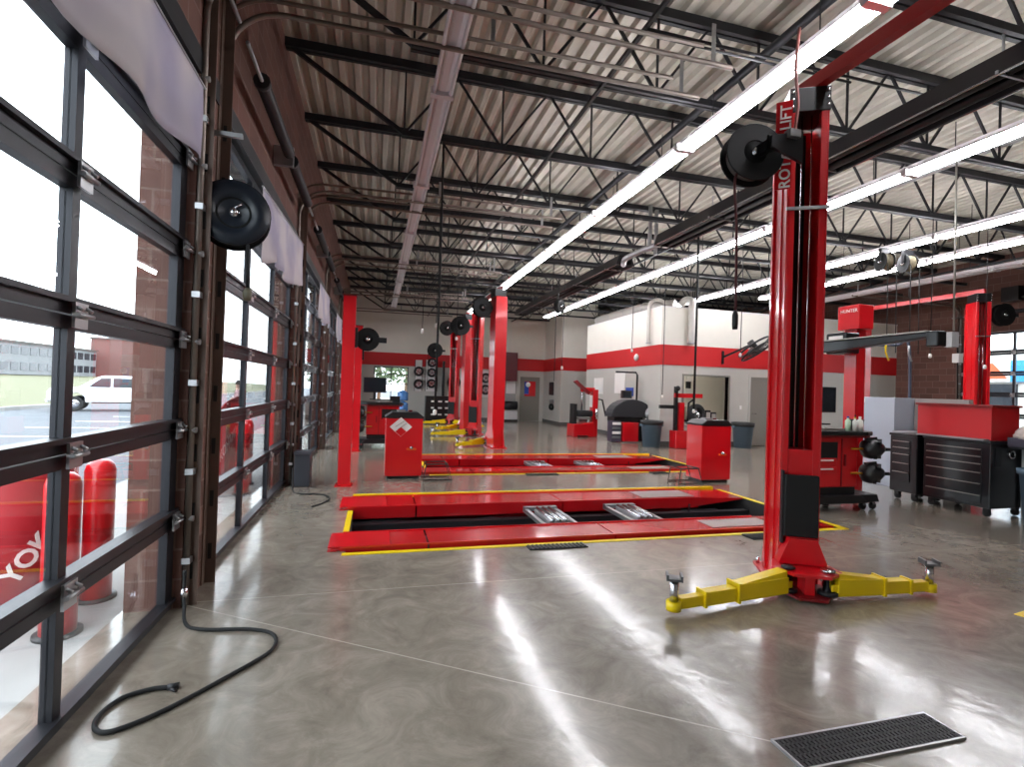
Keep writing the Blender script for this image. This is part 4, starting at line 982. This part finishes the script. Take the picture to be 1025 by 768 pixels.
for j in range(6):
    for i in range(n):
        a = 2*PI*i/n; rr = (.12, .2, .22, .19, .13, .03)[j]*(1+rnd.uniform(-.15, .15)); vs.append((8.45+rr*math.cos(a)*.8, 4.72+rr*math.sin(a)*.9, 1.04+j*.05+rnd.uniform(-.01, .01)))
bg.add(vs, [(j*n+i, j*n+(i+1) % n, (j+1)*n+(i+1) % n, (j+1)*n+i) for j in range(5) for i in range(n)]+[tuple(range(n-1, -1, -1)), tuple(range(5*n, 6*n))], True)
rg = empty('rag_box', (8.45, 4.72, .72), 'heap of pale rags in a dark box beside the trash can', 'rags')
bg.build('rags', mat('pale_rags', (200, 186, 180), .9, var=.1), rg); MB().box(8.28, 8.62, 4.55, 4.9, .98, 1.1).build('box', mat('dark_box', (60, 56, 70), .6), rg)
MB().box(8.3, 8.7, 4.55, 4.9, .95, .98).build('tray', DSTEEL, rg)
MB().box(8.56, 9.0, 4.52, 4.9, 0, .95).build('cabinet_base', GREYC, rg)
dt = empty('waste_basket', (-1.0, 8.12, 0), 'dark rectangular waste basket at the pier beyond the second door', 'trash can')
MB().prism([(-1.12, 8.02), (-.9, 8.02), (-.9, 8.3), (-1.12, 8.3)], 'z', 0, .48).build('body', mat('dark_bin', (44, 46, 54), .5), dt, bevel=.01)
MB().box(-1.13, -.89, 8.01, 8.31, .48, .52).build('lid', mat('dark_bin_lid', (60, 62, 70), .5), dt)

# ------------------------------------------------------------------ tyre machines by the office wall
def wheelset(root, c, ax, r, w, nm='wheel'):
    t = MB().lathe([(r*.6, -w/2), (r*.93, -w/2), (r, -w*.3), (r, w*.3), (r*.93, w/2), (r*.6, w/2)], c, ax, 28, caps=False).build(nm, TIRE, root)
    m = MB().lathe([(r*.6, w*.3), (r*.56, w*.38), (r*.15, w*.2), (r*.1, w*.42)], c, ax, 24)
    m.build('wheel_rim', CHROME, t); return t
# balancer with black hood
x0, y0 = 7.6, 14.5
wbal = empty('wheel_balancer', (x0, y0, 0), 'wheel balancer with a big rounded black hood and red base', 'wheel balancer')
MB().prism([(x0-.25, .02), (x0+.3, .02), (x0+.3, .62), (x0-.25, .62)], 'y', y0-.35, y0+.25).build('base', RED, wbal, bevel=.02)
MB().box(x0-.3, x0+.45, y0-.4, y0+.3, 0, .03).build('base_plate', STEEL, wbal)
MB().box(x0-.5, x0+.5, y0-.25, y0+.25, .62, .92).build('housing', BLK, wbal, bevel=.03)
hp = [(x0+.05+.72*math.cos(a)*1.0, .78+.55*math.sin(a)) for a in [PI*i/14 for i in range(15)]]
MB().prism(hp, 'y', y0-.42, y0+.1).build('hood', mat('hood_grey_black', (44, 44, 48), .45), wbal, bevel=.03)
MB().lathe([(.2, 0), (.22, .03), (.1, .05), (.05, .1)], (x0+.66, y0-.42, .9), (0, -1, 0), 20).build('hub_plate', STEEL, wbal)
MB().box(x0-.1, x0+.25, y0+.05, y0+.15, 1.35, 1.6).build('monitor', BLK, wbal, bevel=.01)
MB().tube([(x0+.45, y0+.12, .9), (x0+.45, y0+.12, 2.1), (x0+.4, y0+.12, 2.18), (x0-.3, y0+.12, 2.18)], .03, 10).build('hoist_arm', BLK, wbal)
MB().tube([(x0+.45, y0-.42, .75), (x0+.75, y0-.45, .6)], .02, 8).build('lever', CHROME, wbal)
MB().box(x0+.3, x0+.55, y0-.3, y0+.1, .02, .62).build('side_cover', BLK, wbal, bevel=.03)
MB().box(x0-.62, x0-.3, y0-.35, y0-.05, .02, .66).build('weight_cabinet', mat('dark_violet_grey', (62, 52, 70), .5), wbal, bevel=.01)
for k in range(4): MB().box(x0-.6, x0-.32, y0-.365, y0-.35, .12+.14*k, .2+.14*k).build('weight_tray', PAPER if k % 2 else STEEL, wbal)
wq = MB().lathe([(.17, -.1), (.3, -.1), (.33, -.06), (.33, .06), (.3, .1), (.17, .1), (.165, -.1)], (x0+.62, y0-.3, .36), (.9, -.5, 0), 24, caps=False).build('leaning_wheel', TIRE, wbal)
MB().lathe([(.17, .03), (.15, .05), (.05, .02), (.04, .08)], (x0+.62, y0-.3, .36), (.9, -.5, 0), 20).build('wheel_rim', CHROME, wq)
MB().box(x0-.05, x0+.2, y0+.04, y0+.05, 1.39, 1.57).build('screen', SCREEN, wbal)
def changer(x0, y0, label, flip=1):
    r = empty('tyre_changer', (x0, y0, 0), label, 'tyre changer')
    MB().prism([(x0-.45*flip, .0), (x0+.3*flip, .0), (x0+.3*flip, .5), (x0-.45*flip, .42)], 'y', y0-.3, y0+.3).build('base', RED, r, bevel=.02)
    MB().lathe([(.14, .5), (.14, .58), (.26, .6), (.26, .64)], (x0, y0-.05, 0), n=20).build('turntable', STEEL, r)
    MB().box(x0+.3*flip, x0+.5*flip, y0-.12, y0+.12, 0, 1.6).build('tower', RED, r, bevel=.01)
    MB().box(x0-.1*flip, x0+.4*flip, y0-.05, y0+.05, 1.52, 1.66).build('swing_arm', RED, r, bevel=.01)
    MB().tube([(x0-.05*flip, y0, 1.75), (x0-.05*flip, y0, .8)], .028, 10).build('tool_shaft', CHROME, r)
    MB().box(x0-.1*flip, x0+.0, y0-.05, y0+.05, .74, .84).build('mount_head', BLK, r)
    MB().tube([(x0+.4*flip, y0+.1, 1.3), (x0+.75*flip, y0+.1, 1.25), (x0+.8*flip, y0-.1, .7)], .03, 8).build('helper_arm', BLK, r)
    for k in range(3): MB().box(x0-.3*flip+.13*flip*k, x0-.22*flip+.13*flip*k, y0-.42, y0-.3, .03, .06).build('foot_pedal', BLK, r)
    MB().lathe([(.06, 0), (.06, .35)], (x0+.42*flip, y0-.2, .6), n=12).build('air_tank', CHROME, r)
    wq = MB().lathe([(.17, -.1), (.3, -.1), (.32, -.06), (.32, .06), (.3, .1), (.17, .1), (.165, -.1)], (x0, y0-.05, .78), (0, 0, 1), 24, caps=False).build('mounted_wheel', TIRE, r)
    MB().lathe([(.17, .0), (.15, .04), (.05, .02), (.04, .08)], (x0, y0-.05, .78), (0, 0, 1), 20).build('wheel_rim', CHROME, wq)
    MB().box(x0-.4*flip, x0-.3*flip, y0-.2, y0+.2, .42, 1.1).build('side_shovel', BLK, r)
    MB().box(x0+.28*flip, x0+.3*flip, y0-.1, y0+.1, 1.0, 1.4).build('control_panel', PAPER, r)
    return r
changer(6.85, 16.1, 'red tyre changer farther back with tilted tower, left of the balancer')
tl = MB().prism([(6.45, 1.85), (6.55, 1.9), (7.05, 1.5), (7.0, 1.42)], 'y', 15.95, 16.1).build('tilted_cover', DRED, bpy.data.objects['tyre_changer'])
_ws = 0
ex = empty('wheel_service_stand', (8.35, 12.75, 0), 'red and black service stand holding a chrome wheel near the office corner', 'service stand')
MB().box(8.22, 8.3, 12.7, 12.8, 0, 1.75).build('upright', BLK, ex); MB().box(8.35, 8.5, 12.68, 12.8, 0, 1.3).build('red_upright', RED, ex)
MB().box(8.2, 9.1, 12.7, 12.76, 1.44, 1.56).build('cross_arm', RED, ex)
MB().box(8.2, 8.9, 12.6, 12.95, 0, .5).build('base', RED, ex, bevel=.02)
MB().box(8.55, 8.8, 12.58, 12.6, .7, .76).box(8.6, 8.85, 12.56, 12.9, .6, .66).build('tray', STEEL, ex)
MB().lathe([(.07, 0), (.075, .05), (.05, .09)], (8.26, 12.7, 1.7), (0, -1, 0), 14).build('gauge', BLK, ex)
MB().box(7.75, 8.22, 12.72, 12.8, 1.12, 1.22).build('side_arm', BLK, ex)
wl = MB().lathe([(.17, -.09), (.28, -.09), (.3, -.05), (.3, .05), (.28, .09), (.17, .09), (.165, -.09)], (8.78, 12.5, .98), (.3, -1, .2), 24, caps=False).build('clamped_wheel', TIRE, ex)
MB().lathe([(.17, .03), (.15, .05), (.05, .02), (.04, .08)], (8.78, 12.5, .98), (.3, -1, .2), 20).build('wheel_rim', CHROME, wl)
MB().tube([(8.55, 12.6, .7), (8.55, 12.55, 1.3), (8.7, 12.5, 1.42)], .03, 8).build('hose', RUB, ex)
# wall bits
def wall_item(nm, x0, x1, y0, y1, z0, z1, m, label, cat, extra=None):
    r = MB().box(x0, x1, y0, y1, z0, z1).build(nm, m, label=label, cat=cat)
    return r
ps = wall_item('wall_poster', 8.125, 8.14, 17.3, 18.1, 1.45, 2.05, PAPER, 'white poster on the office side wall above the far tyre changer', 'poster')
wall_item('wall_chart', 8.125, 8.14, 15.6, 16.35, 1.5, 2.2, PAPER, 'tall white chart on the office side wall above the balancer hood', 'poster')
s2 = wall_item('wall_sign', 8.12, 8.14, 15.0, 15.5, 1.42, 1.7, BLUE, 'small blue sign on the office side wall right of the chart', 'sign')
wall_item('wall_panel', 7.9, 7.925, 22.1, 22.7, 1.3, 1.9, BLK, 'black panel on the wall right of the far grey door', 'wall panel')
hr = empty('hose_rack', (7.9, 22.2, 1.0), 'dark hoses bunched on the wall right of the far grey door', 'hose rack')
MB().box(7.9, 7.93, 22.0, 22.6, .9, 1.1).build('rack', STEEL, hr)
for k in range(3): MB().torus((7.88, 22.15+.1*k, .75), (1, .2, 0), .13, .025, 20, 6).build('coiled_hose', RUB, hr)
# door sign on door_8
sgn = empty('door_sign', (7.2, YB-.03, 1.5), 'red and blue poster on the far grey door', 'sign')
MB().box(6.95, 7.5, YB-.045, YB-.035, 1.2, 1.92).build('poster', RED, sgn)
MB().box(6.94, 7.16, YB-.052, YB-.045, 1.3, 1.9).build('blue_panel', BLUE, sgn)
MB().lathe([(.12, 0), (.12, .008)], (7.12, YB-.05, 1.76), (0, -1, 0), 20).build('white_disc', PAPER, sgn)
# lamp on the corner and switch
wall_item('light_switch', 10.93, 11.0, ofy-.012, ofy, 1.12, 1.24, PAPER, 'small white switch plate left of the office door', 'switch')
el = empty('exit_light', (8.1, 14.7, 2.7), 'small white oval light on the red band near the office corner', 'light')
MB().lathe([(.1, 0), (.12, .04), (.08, .08)], (8.13, 14.8, 2.68), (-1, 0, 0), 16).build('lens', WHITE, el)
pl_ = empty('added_parts_room_light', (10, 14.8, 3.3), 'unseen ceiling light added to brighten the parts room', 'light')  # unseen lamp, added so the room behind the opening reads bright
MB().box(9.2, 10.8, 14.5, 15.1, 3.3, 3.36).build('housing', FIXW, pl_); MB().box(9.25, 10.75, 14.55, 15.05, 3.285, 3.3).build('diffuser', mat('added_light_diffuser', (255, 248, 235), .5, emit=9.), pl_)
MB().bar((9.4, 14.8, 3.36), (9.4, 14.8, 4.0), .02, .02).bar((10.6, 14.8, 3.36), (10.6, 14.8, 4.0), .02, .02).build('hanger_rod', DSTEEL, pl_)
MB().box(8.3, 13, 13.55, 16.3, 4.0, 4.08).build('ceiling', WALLW, kind='structure', label='ceiling of the parts room')
# parts room furniture
pr = empty('parts_counter', (9.8, 13.8, 0), 'cluttered counter inside the parts room opening', 'counter')
MB().box(8.95, 10.45, 13.6, 14.1, .7, .76).build('counter_top', BLK, pr); MB().box(9.0, 10.4, 13.65, 14.05, 0, .7).build('cabinet', GREYC, pr)
for i, (x, h, m) in enumerate([(9.1, .25, PAPER), (9.35, .4, mat('tan_box', (180, 170, 150), .7)), (9.62, .3, BLK), (9.85, .22, DSTEEL), (10.05, .3, BLK), (10.25, .24, BLKP)]):
    q = empty('counter_item', (x, 13.8, .76), '%s on the parts room counter' % ['white box at the left end', 'tall tan carton', 'black case in the middle', 'dark steel case right of the black one', 'black can', 'glossy black case at the right end'][i], 'box', 'things on the parts counter')
    MB().box(x-.09, x+.09, 13.72, 13.9, .76, .76+h).build('box', m, q, bevel=.01); MB().box(x-.07, x+.07, 13.715, 13.72, .8, .76+h*.8).build('label_patch', GREYW, q)
ph = empty('wall_phone', (10.2, 16.15, 1.7), 'white wall unit inside the parts room', 'wall unit')
MB().box(10.85, 11.1, 16.1, 16.2, 2.0, 2.2).build('upper_box', WHITE, ph); MB().box(10.88, 11.02, 16.08, 16.2, 1.75, 2.0).build('unit', DSTEEL, ph); MB().box(10.8, 11.05, 16.1, 16.2, 1.45, 1.75).build('lower_box', WHITE, ph)
# fan
fn = empty('wall_fan', (9.6, 12.3, 2.7), 'black drum fan tilted upward high by the office red band', 'fan')
fc = Vector((10.6, 12.45, 2.98)); fa = Vector((.36, -.46, -.8)).normalized()
MB().torus(fc, -fa, .48, .03, 36, 8).torus(fc+fa*.14, fa, .48, .03, 36, 8).build('shroud', BLK, fn)
gr = MB()
for k in range(1, 5): gr.torus(fc+fa*.17, fa, .1*k, .01, 28, 4)
for k in range(12):
    a = 2*PI*k/12; u = fa.cross(Vector((0, 0, 1))).normalized(); v = fa.cross(u); gr.bar(fc+fa*.17, fc+fa*.17+(u*math.cos(a)+v*math.sin(a))*.48, .01, .01)
gr.build('grille', BLK, fn)
bl = MB(); u = fa.cross(Vector((0, 0, 1))).normalized(); v = fa.cross(u)
for k in range(3):
    a = 2*PI*k/3; d1 = u*math.cos(a)+v*math.sin(a); d2 = u*math.cos(a+.6)+v*math.sin(a+.6); bl.add([fc+fa*.05, fc+fa*.03+d1*.43, fc+fa*.1+d2*.43], [(0, 1, 2)])
bl.build('blade', STEEL, fn)
MB().lathe([(.1, 0), (.1, .22), (.05, .25)], fc-fa*.2, fa, 16).build('motor', BLK, fn)
MB().bar(fc-fa*.1, (10.25, 13.38, 2.7), .05, .05).bar((10.25, 13.36, 2.5), (10.25, 13.36, 2.9), .06, .04).build('wall_arm', DSTEEL, fn)
# ducts on the office roof
du = empty('round_duct', (8.0, 15, 4.2), 'pale round duct lying along the top edge of the office wall', 'duct')
MB().tube(smooth_path([(8.4, 18.5, 4.33), (8.4, 16, 4.33), (8.5, 14.8, 4.33), (8.95, 14.0, 4.33)]), .16, 16).build('duct', mat('duct_metal', (176, 172, 166), .5, .3), du)
for yy in (14.9, 16.1, 17.3): MB().torus((8.4+(.03 if yy < 15 else 0), yy, 4.33), (0, 1, 0), .165, .012).build('duct_band', STEEL, du)
for px, py, nx, ny, r, lab in ((8.02, 13.95, -1, 0, .055, 'thin left'), (9.07, 13.27, 0, -1, .11, 'thick right')):
    q = empty('vent_pipe', (px, py, 3.1), 'pale elbow vent pipe coming down the office wall, the %s one' % lab, 'vent pipe', 'elbow vent pipes')
    MB().tube(smooth_path([(px-nx*.55, py-ny*.55, 4.33), (px-nx*.35, py-ny*.35, 4.42), (px-nx*.1, py-ny*.1, 4.36), (px, py, 4.1), (px, py, 3.06)]), r, 14).build('pipe', mat('pipe_white', (196, 192, 186), .5, .2), q)
    MB().lathe([(r+.015, 0), (r+.015, .04)], (px, py, 3.05), n=16).build('collar', STEEL, q)

# ------------------------------------------------------------------ back wall displays
def wheel_on_wall(x, z, r, label, y=YB-.12):
    root = empty('alloy_wheel', (x, y, z), label, 'wheel', 'wheels displayed on the back wall')
    t = MB().lathe([(r*.62, -.08), (r*.95, -.08), (r, -.04), (r, .06), (r*.95, .08), (r*.62, .08), (r*.6, -.08)], (x, y, z), (0, -1, 0), 24, caps=False).build('tyre', TIRE, root)
    m = MB()
    for k in range(5):
        a = 2*PI*k/5+.3; m.bar((x, y-.06, z), (x+r*.62*math.cos(a), y-.06, z+r*.62*math.sin(a)), r*.22, .02, (0, 1, 0))
    m.lathe([(r*.14, 0), (r*.14, .03)], (x, y-.05, z), (0, -1, 0), 12).torus((x, y-.06, z), (0, 1, 0), r*.6, r*.05, 24, 6)
    m.build('rim', CHROME, root)
def display_board(x0, x1, z0, z1, lab):
    q = empty('tyre_display', ((x0+x1)/2, YB-.03, z0), lab, 'display', 'white tyre displays')
    MB().box(x0, x1, YB-.03, YB-.02, z0, z1).build('board', WHITE, q)
    MB().box(x0-.02, x0, YB-.035, YB-.0, z0, z1).box(x1, x1+.02, YB-.035, YB-.0, z0, z1).build('edge_rail', ALU, q)
display_board(1.72, 2.02, 1.3, 2.72, 'white tyre display board with two wheels, beside the back window')
display_board(2.2, 2.72, 1.3, 2.75, 'white tyre display board with three wheels, right of the two-wheel one')
wheel_on_wall(1.87, 2.2, .22, 'upper wheel on the two-wheel display board'); wheel_on_wall(1.87, 1.62, .22, 'lower wheel on the two-wheel display board')
for z, n_ in ((2.62, 'top'), (2.16, 'middle'), (1.66, 'bottom')): wheel_on_wall(2.46, z, .21, '%s wheel of the three on the wider display board' % n_)
MB().box(2.95, 3.03, YB-.35, YB-.02, 0.0, 2.7).build('tool_pole', BLK, label='black upright beside the wheel display boards', cat='pole')
wheel_on_wall(3.5, 1.75, .3, 'large wheel on the wall above the black rack')
display_board(6.02, 6.5, 1.1, 2.3, 'white board beside the maroon wall cabinet')
wheel_on_wall(6.26, 2.0, .21, 'upper wheel on the panel between the far columns') if False else None
wheel_on_wall(5.0, 2.0, .24, 'upper wheel between the far red lift columns'); wheel_on_wall(5.0, 1.45, .24, 'lower wheel between the far red lift columns')
display_board(4.75, 5.25, 1.1, 2.35, 'white tyre display board seen between the far red lift columns')
mc = empty('wall_cabinet', (6.2, YB-.2, 1.4), 'tall maroon cabinet on the back wall right of the bright red column', 'cabinet')
MB().box(5.75, 6.45, YB-.45, YB-.02, 1.9, 3.25).build('body', mat('maroon_paint', (92, 24, 34), .4), mc); MB().box(5.8, 6.4, YB-.46, YB-.45, 1.95, 3.2).build('door', mat('maroon_paint', (92, 24, 34), .4), mc)
cs = empty('compressor', (6.05, 23.1, 0), 'grey and black machine under the maroon cabinet', 'machine')
MB().box(5.75, 6.45, 22.9, 23.4, .1, .5).build('base', GREYC, cs); MB().tube([(5.75, 23.1, .75), (6.45, 23.1, .75)], .2, 18).build('tank', DSTEEL, cs); MB().box(5.85, 6.35, 22.95, 23.3, .95, 1.3).build('motor_head', mat('grey_metal', (140, 140, 138), .5), cs)
# black rack with nine silver bins
rk = empty('storage_rack', (2.6, 21.9, 0), 'black storage rack with rows of small silver items before the back wall', 'rack')
MB().box(2.07, 3.2, 21.85, 22.3, .0, 1.12).build('body', BLK, rk)
for zi in range(3):
    for xi in range(3):
        MB().box(2.3+xi*.3, 2.46+xi*.3, 21.8, 21.85, .3+zi*.28, .37+zi*.28).build('silver_item', PAPER, rk)
wd = empty('water_cooler', (1.05, 20.6, 0), 'blue and clear water bottle stack below the back window', 'water bottles')
for k in range(3): MB().lathe([(.2, 0), (.21, .04), (.21, .3), (.12, .36), (.06, .4)], (1.05, 20.6, .1+.42*k), n=18).build('bottle', mat('blue_bottle', (70, 120, 180), .2), wd)
MB().lathe([(.24, 0), (.24, .1)], (1.05, 20.6, 0), n=18).build('base', BLUE, wd)

# ------------------------------------------------------------------ hanging drops
def drop(x, y, z0, label, r=.008, end='cord', m=RUB):
    root = empty('cord_drop', (x, y, z0), label, 'hanging cord', 'cords hanging from the roof')
    MB().tube([(x, y, 4.825), (x+.01, y, (4.86+z0)/2), (x, y, z0)], r, 6).build('cord', m, root)
    MB().lathe([(.015, 0), (.026, -.02), (.026, -.06), (.015, -.075)], (x, y, z0), n=12).build('outlet', PAPER, root)
drop(0.95, 8.60, 2.61, 'cord with a white outlet hanging just right of the unlit light row', .007)
drop(0.72, 8.60, 2.50, 'left cord hanging before the back window', .006)
drop(0.77, 6.80, 1.24, 'thick dark hose hanging down behind the left red console', .016)
drop(1.57, 10.40, 2.58, 'cord with a white outlet in front of the wheel displays', .007)
drop(3.90, 10.40, 2.07, 'thin cord hanging right of the bright red far column', .006)
drop(5.57, 10.40, 2.53, 'cord ending in a white outlet left of the office corner', .007)
drop(7.48, 12.20, 1.50, 'long cord hanging in front of the red tyre changer', .01)
drop(5.97, 8.60, 1.26, 'thick dark hose hanging behind the right red console', .022)
drop(7.00, 8.60, 2.40, 'cord ending in a small outlet left of the drum fan', .007)
drop(9.51, 6.80, 2.40, 'cord with white connectors right of the hanging reels', .007)
drop(10.86, 6.80, 2.26, 'cord with a white outlet farther right under the beam', .006)
# pull cable near the right
pc = empty('pendant_cable', (7.4, 5.0, 2.3), 'pale cable with a boxy switch hanging at the end of the camera beam', 'pendant switch')
MB().tube([(7.38, 5.0, 4.86), (7.4, 5.0, 2.5)], .012, 8).build('cable', mat('pale_cable', (140, 136, 128), .4, .3), pc)
MB().box(7.3, 7.42, 4.95, 5.05, 2.28, 2.48).build('switch_box', GREYC, pc); MB().box(7.44, 7.52, 4.96, 5.04, 2.08, 2.2).build('plug', PAPER, pc)
MB().tube([(7.42, 5.0, 2.4), (7.47, 5.0, 2.3), (7.48, 5.0, 2.2)], .01, 6).tube([(7.48, 5.0, 2.1), (7.5, 5.0, 1.6)], .008, 6).build('cord', RUB, pc)

# ------------------------------------------------------------------ banners hung in the doors
def cloth_banner(x, y0, y1, zt0, zt1, drop_, label, seed=1):
    rnd = random.Random(seed); nu, nv = 40, 10; m = MB(); vs = []
    for i in range(nu+1):
        t = i/nu; y = y0+(y1-y0)*t; zt = zt0+(zt1-zt0)*t
        dr = drop_*(1 + .06*math.sin(t*9+seed) + .02*math.sin(t*23))
        for j in range(nv+1):
            s = j/nv; vs.append((x+.03*math.sin(t*26+seed+s)*s + .02*math.sin(t*9)*s, y - .06*s*t, zt-dr*s))
    m.add(vs, [(i*(nv+1)+j, (i+1)*(nv+1)+j, (i+1)*(nv+1)+j+1, i*(nv+1)+j+1) for i in range(nu) for j in range(nv)], True)
    root = empty('hanging_banner', (x, y0, zt0), label, 'banner', 'cloth banners at the door heads')
    o = m.build('cloth', CLOTH, root); sd = o.modifiers.new('thick', 'SOLIDIFY'); sd.thickness = .004
    MB().tube([(x, y0-.03, zt0), (x, y1+.03, zt1)], .009, 6).build('top_cord', STEEL, root)
cloth_banner(-1.09, .3, 3.52, 3.36, 3.36, .5, 'long lavender-white banner sagging across the head of the nearest door', 1)
cloth_banner(-1.09, 5.25, 7.95, 3.38, 3.56, .66, 'pale printed banner across the head of the second door', 2)
cloth_banner(-1.09, 10.3, 12.4, 3.45, 3.5, .7, 'pale banner across the head of the third door', 4)
cloth_banner(-1.09, 14.6, 16.7, 3.45, 3.5, .7, 'small pale banner across the head of the fourth door', 5)

# ------------------------------------------------------------------ floor details
dr = empty('floor_drain', (2.2, 1.82, 0), 'long black slotted drain grate in the floor near the column with the black pad', 'drain')
dr.rotation_euler = (0, 0, 0)
MB().box(1.77, 2.67, 1.72, 1.9, .0, .004).build('sump', PITM, dr)
fm = MB().box(1.765, 2.675, 1.715, 1.725, .0, .012).box(1.765, 2.675, 1.895, 1.905, 0, .012).box(1.765, 1.775, 1.725, 1.895, 0, .012).box(2.665, 2.675, 1.725, 1.895, 0, .012); fm.build('frame', STEEL, dr)
gm = MB(); n = 38
for i in range(n): xa = 1.78+.88*i/n; gm.box(xa, xa+.013, 1.727, 1.893, .004, .011)
for i in range(6): ya = 1.727+.166*i/5; gm.box(1.776, 2.664, ya-.005, ya+.005, .004, .011)
gm.build('grate', mat('cast_iron', (52, 50, 52), .5, .4), dr)
cpts = [(-1.16, 3.74, .3), (-1.15, 3.72, .1), (-1.1, 3.6, .012), (-.97, 3.5, .012), (-.7, 3.45, .012), (-.55, 3.35, .012), (-.53, 3.15, .012), (-.71, 2.9, .012), (-.88, 2.7, .012), (-1.0, 2.6, .012), (-1.08, 2.57, .012), (-1.14, 2.62, .012), (-1.16, 2.72, .012), (-1.12, 2.83, .012), (-1.02, 2.88, .012), (-.95, 2.88, .012)]
ca = empty('air_hose', (-1.1, 3.6, 0), 'black hose looping across the floor from the nearest door jamb', 'hose')
MB().tube(smooth_path(cpts, 6), .011, 8).build('hose', RUB, ca)
MB().tube([(-.95, 2.88, .012), (-.9, 2.885, .014)], .016, 8).tube([(-.93, 2.86, .012), (-.9, 2.84, .012)], .008, 6).build('coupling', DSTEEL, ca)
MB().lathe([(.018, 0), (.022, .03), (.018, .06)], (-1.155, 3.725, .13), n=12).build('jamb_coupling', CHROME, ca)
cb2 = MB().tube(smooth_path([(-1.12, 7.9, .3), (-1.08, 7.7, .02), (-.95, 7.5, .01), (-.7, 7.45, .01), (-.55, 7.2, .01), (-.6, 6.9, .01), (-.72, 6.7, .01)], 6), .01, 6).build('power_cord', RUB, label='black cord on the floor between the second door pier and the near scissor lift', cat='cord')
fy = MB().prism([(4.62, 2.58), (4.86, 2.62), (4.84, 2.70), (4.60, 2.66)], 'z', 0, .004).build('floor_marking', YEL, label='short yellow mark on the bare floor right of the lift arms', cat='floor marking')
# sidewall unit heater box on the pier between third doors, drum on the wall
vb = empty('door_operator', (16.9, 10, 4.3), 'dark operator box above the right-hand glazed door', 'door operator')
MB().box(16.85, XE, 9.8, 10.2, 4.4, 4.8).build('box', BLK, vb); MB().tube([(17.0, 9.2, 4.5), (17.0, 9.8, 4.5)], .03, 8).build('drive_shaft', STEEL, vb)
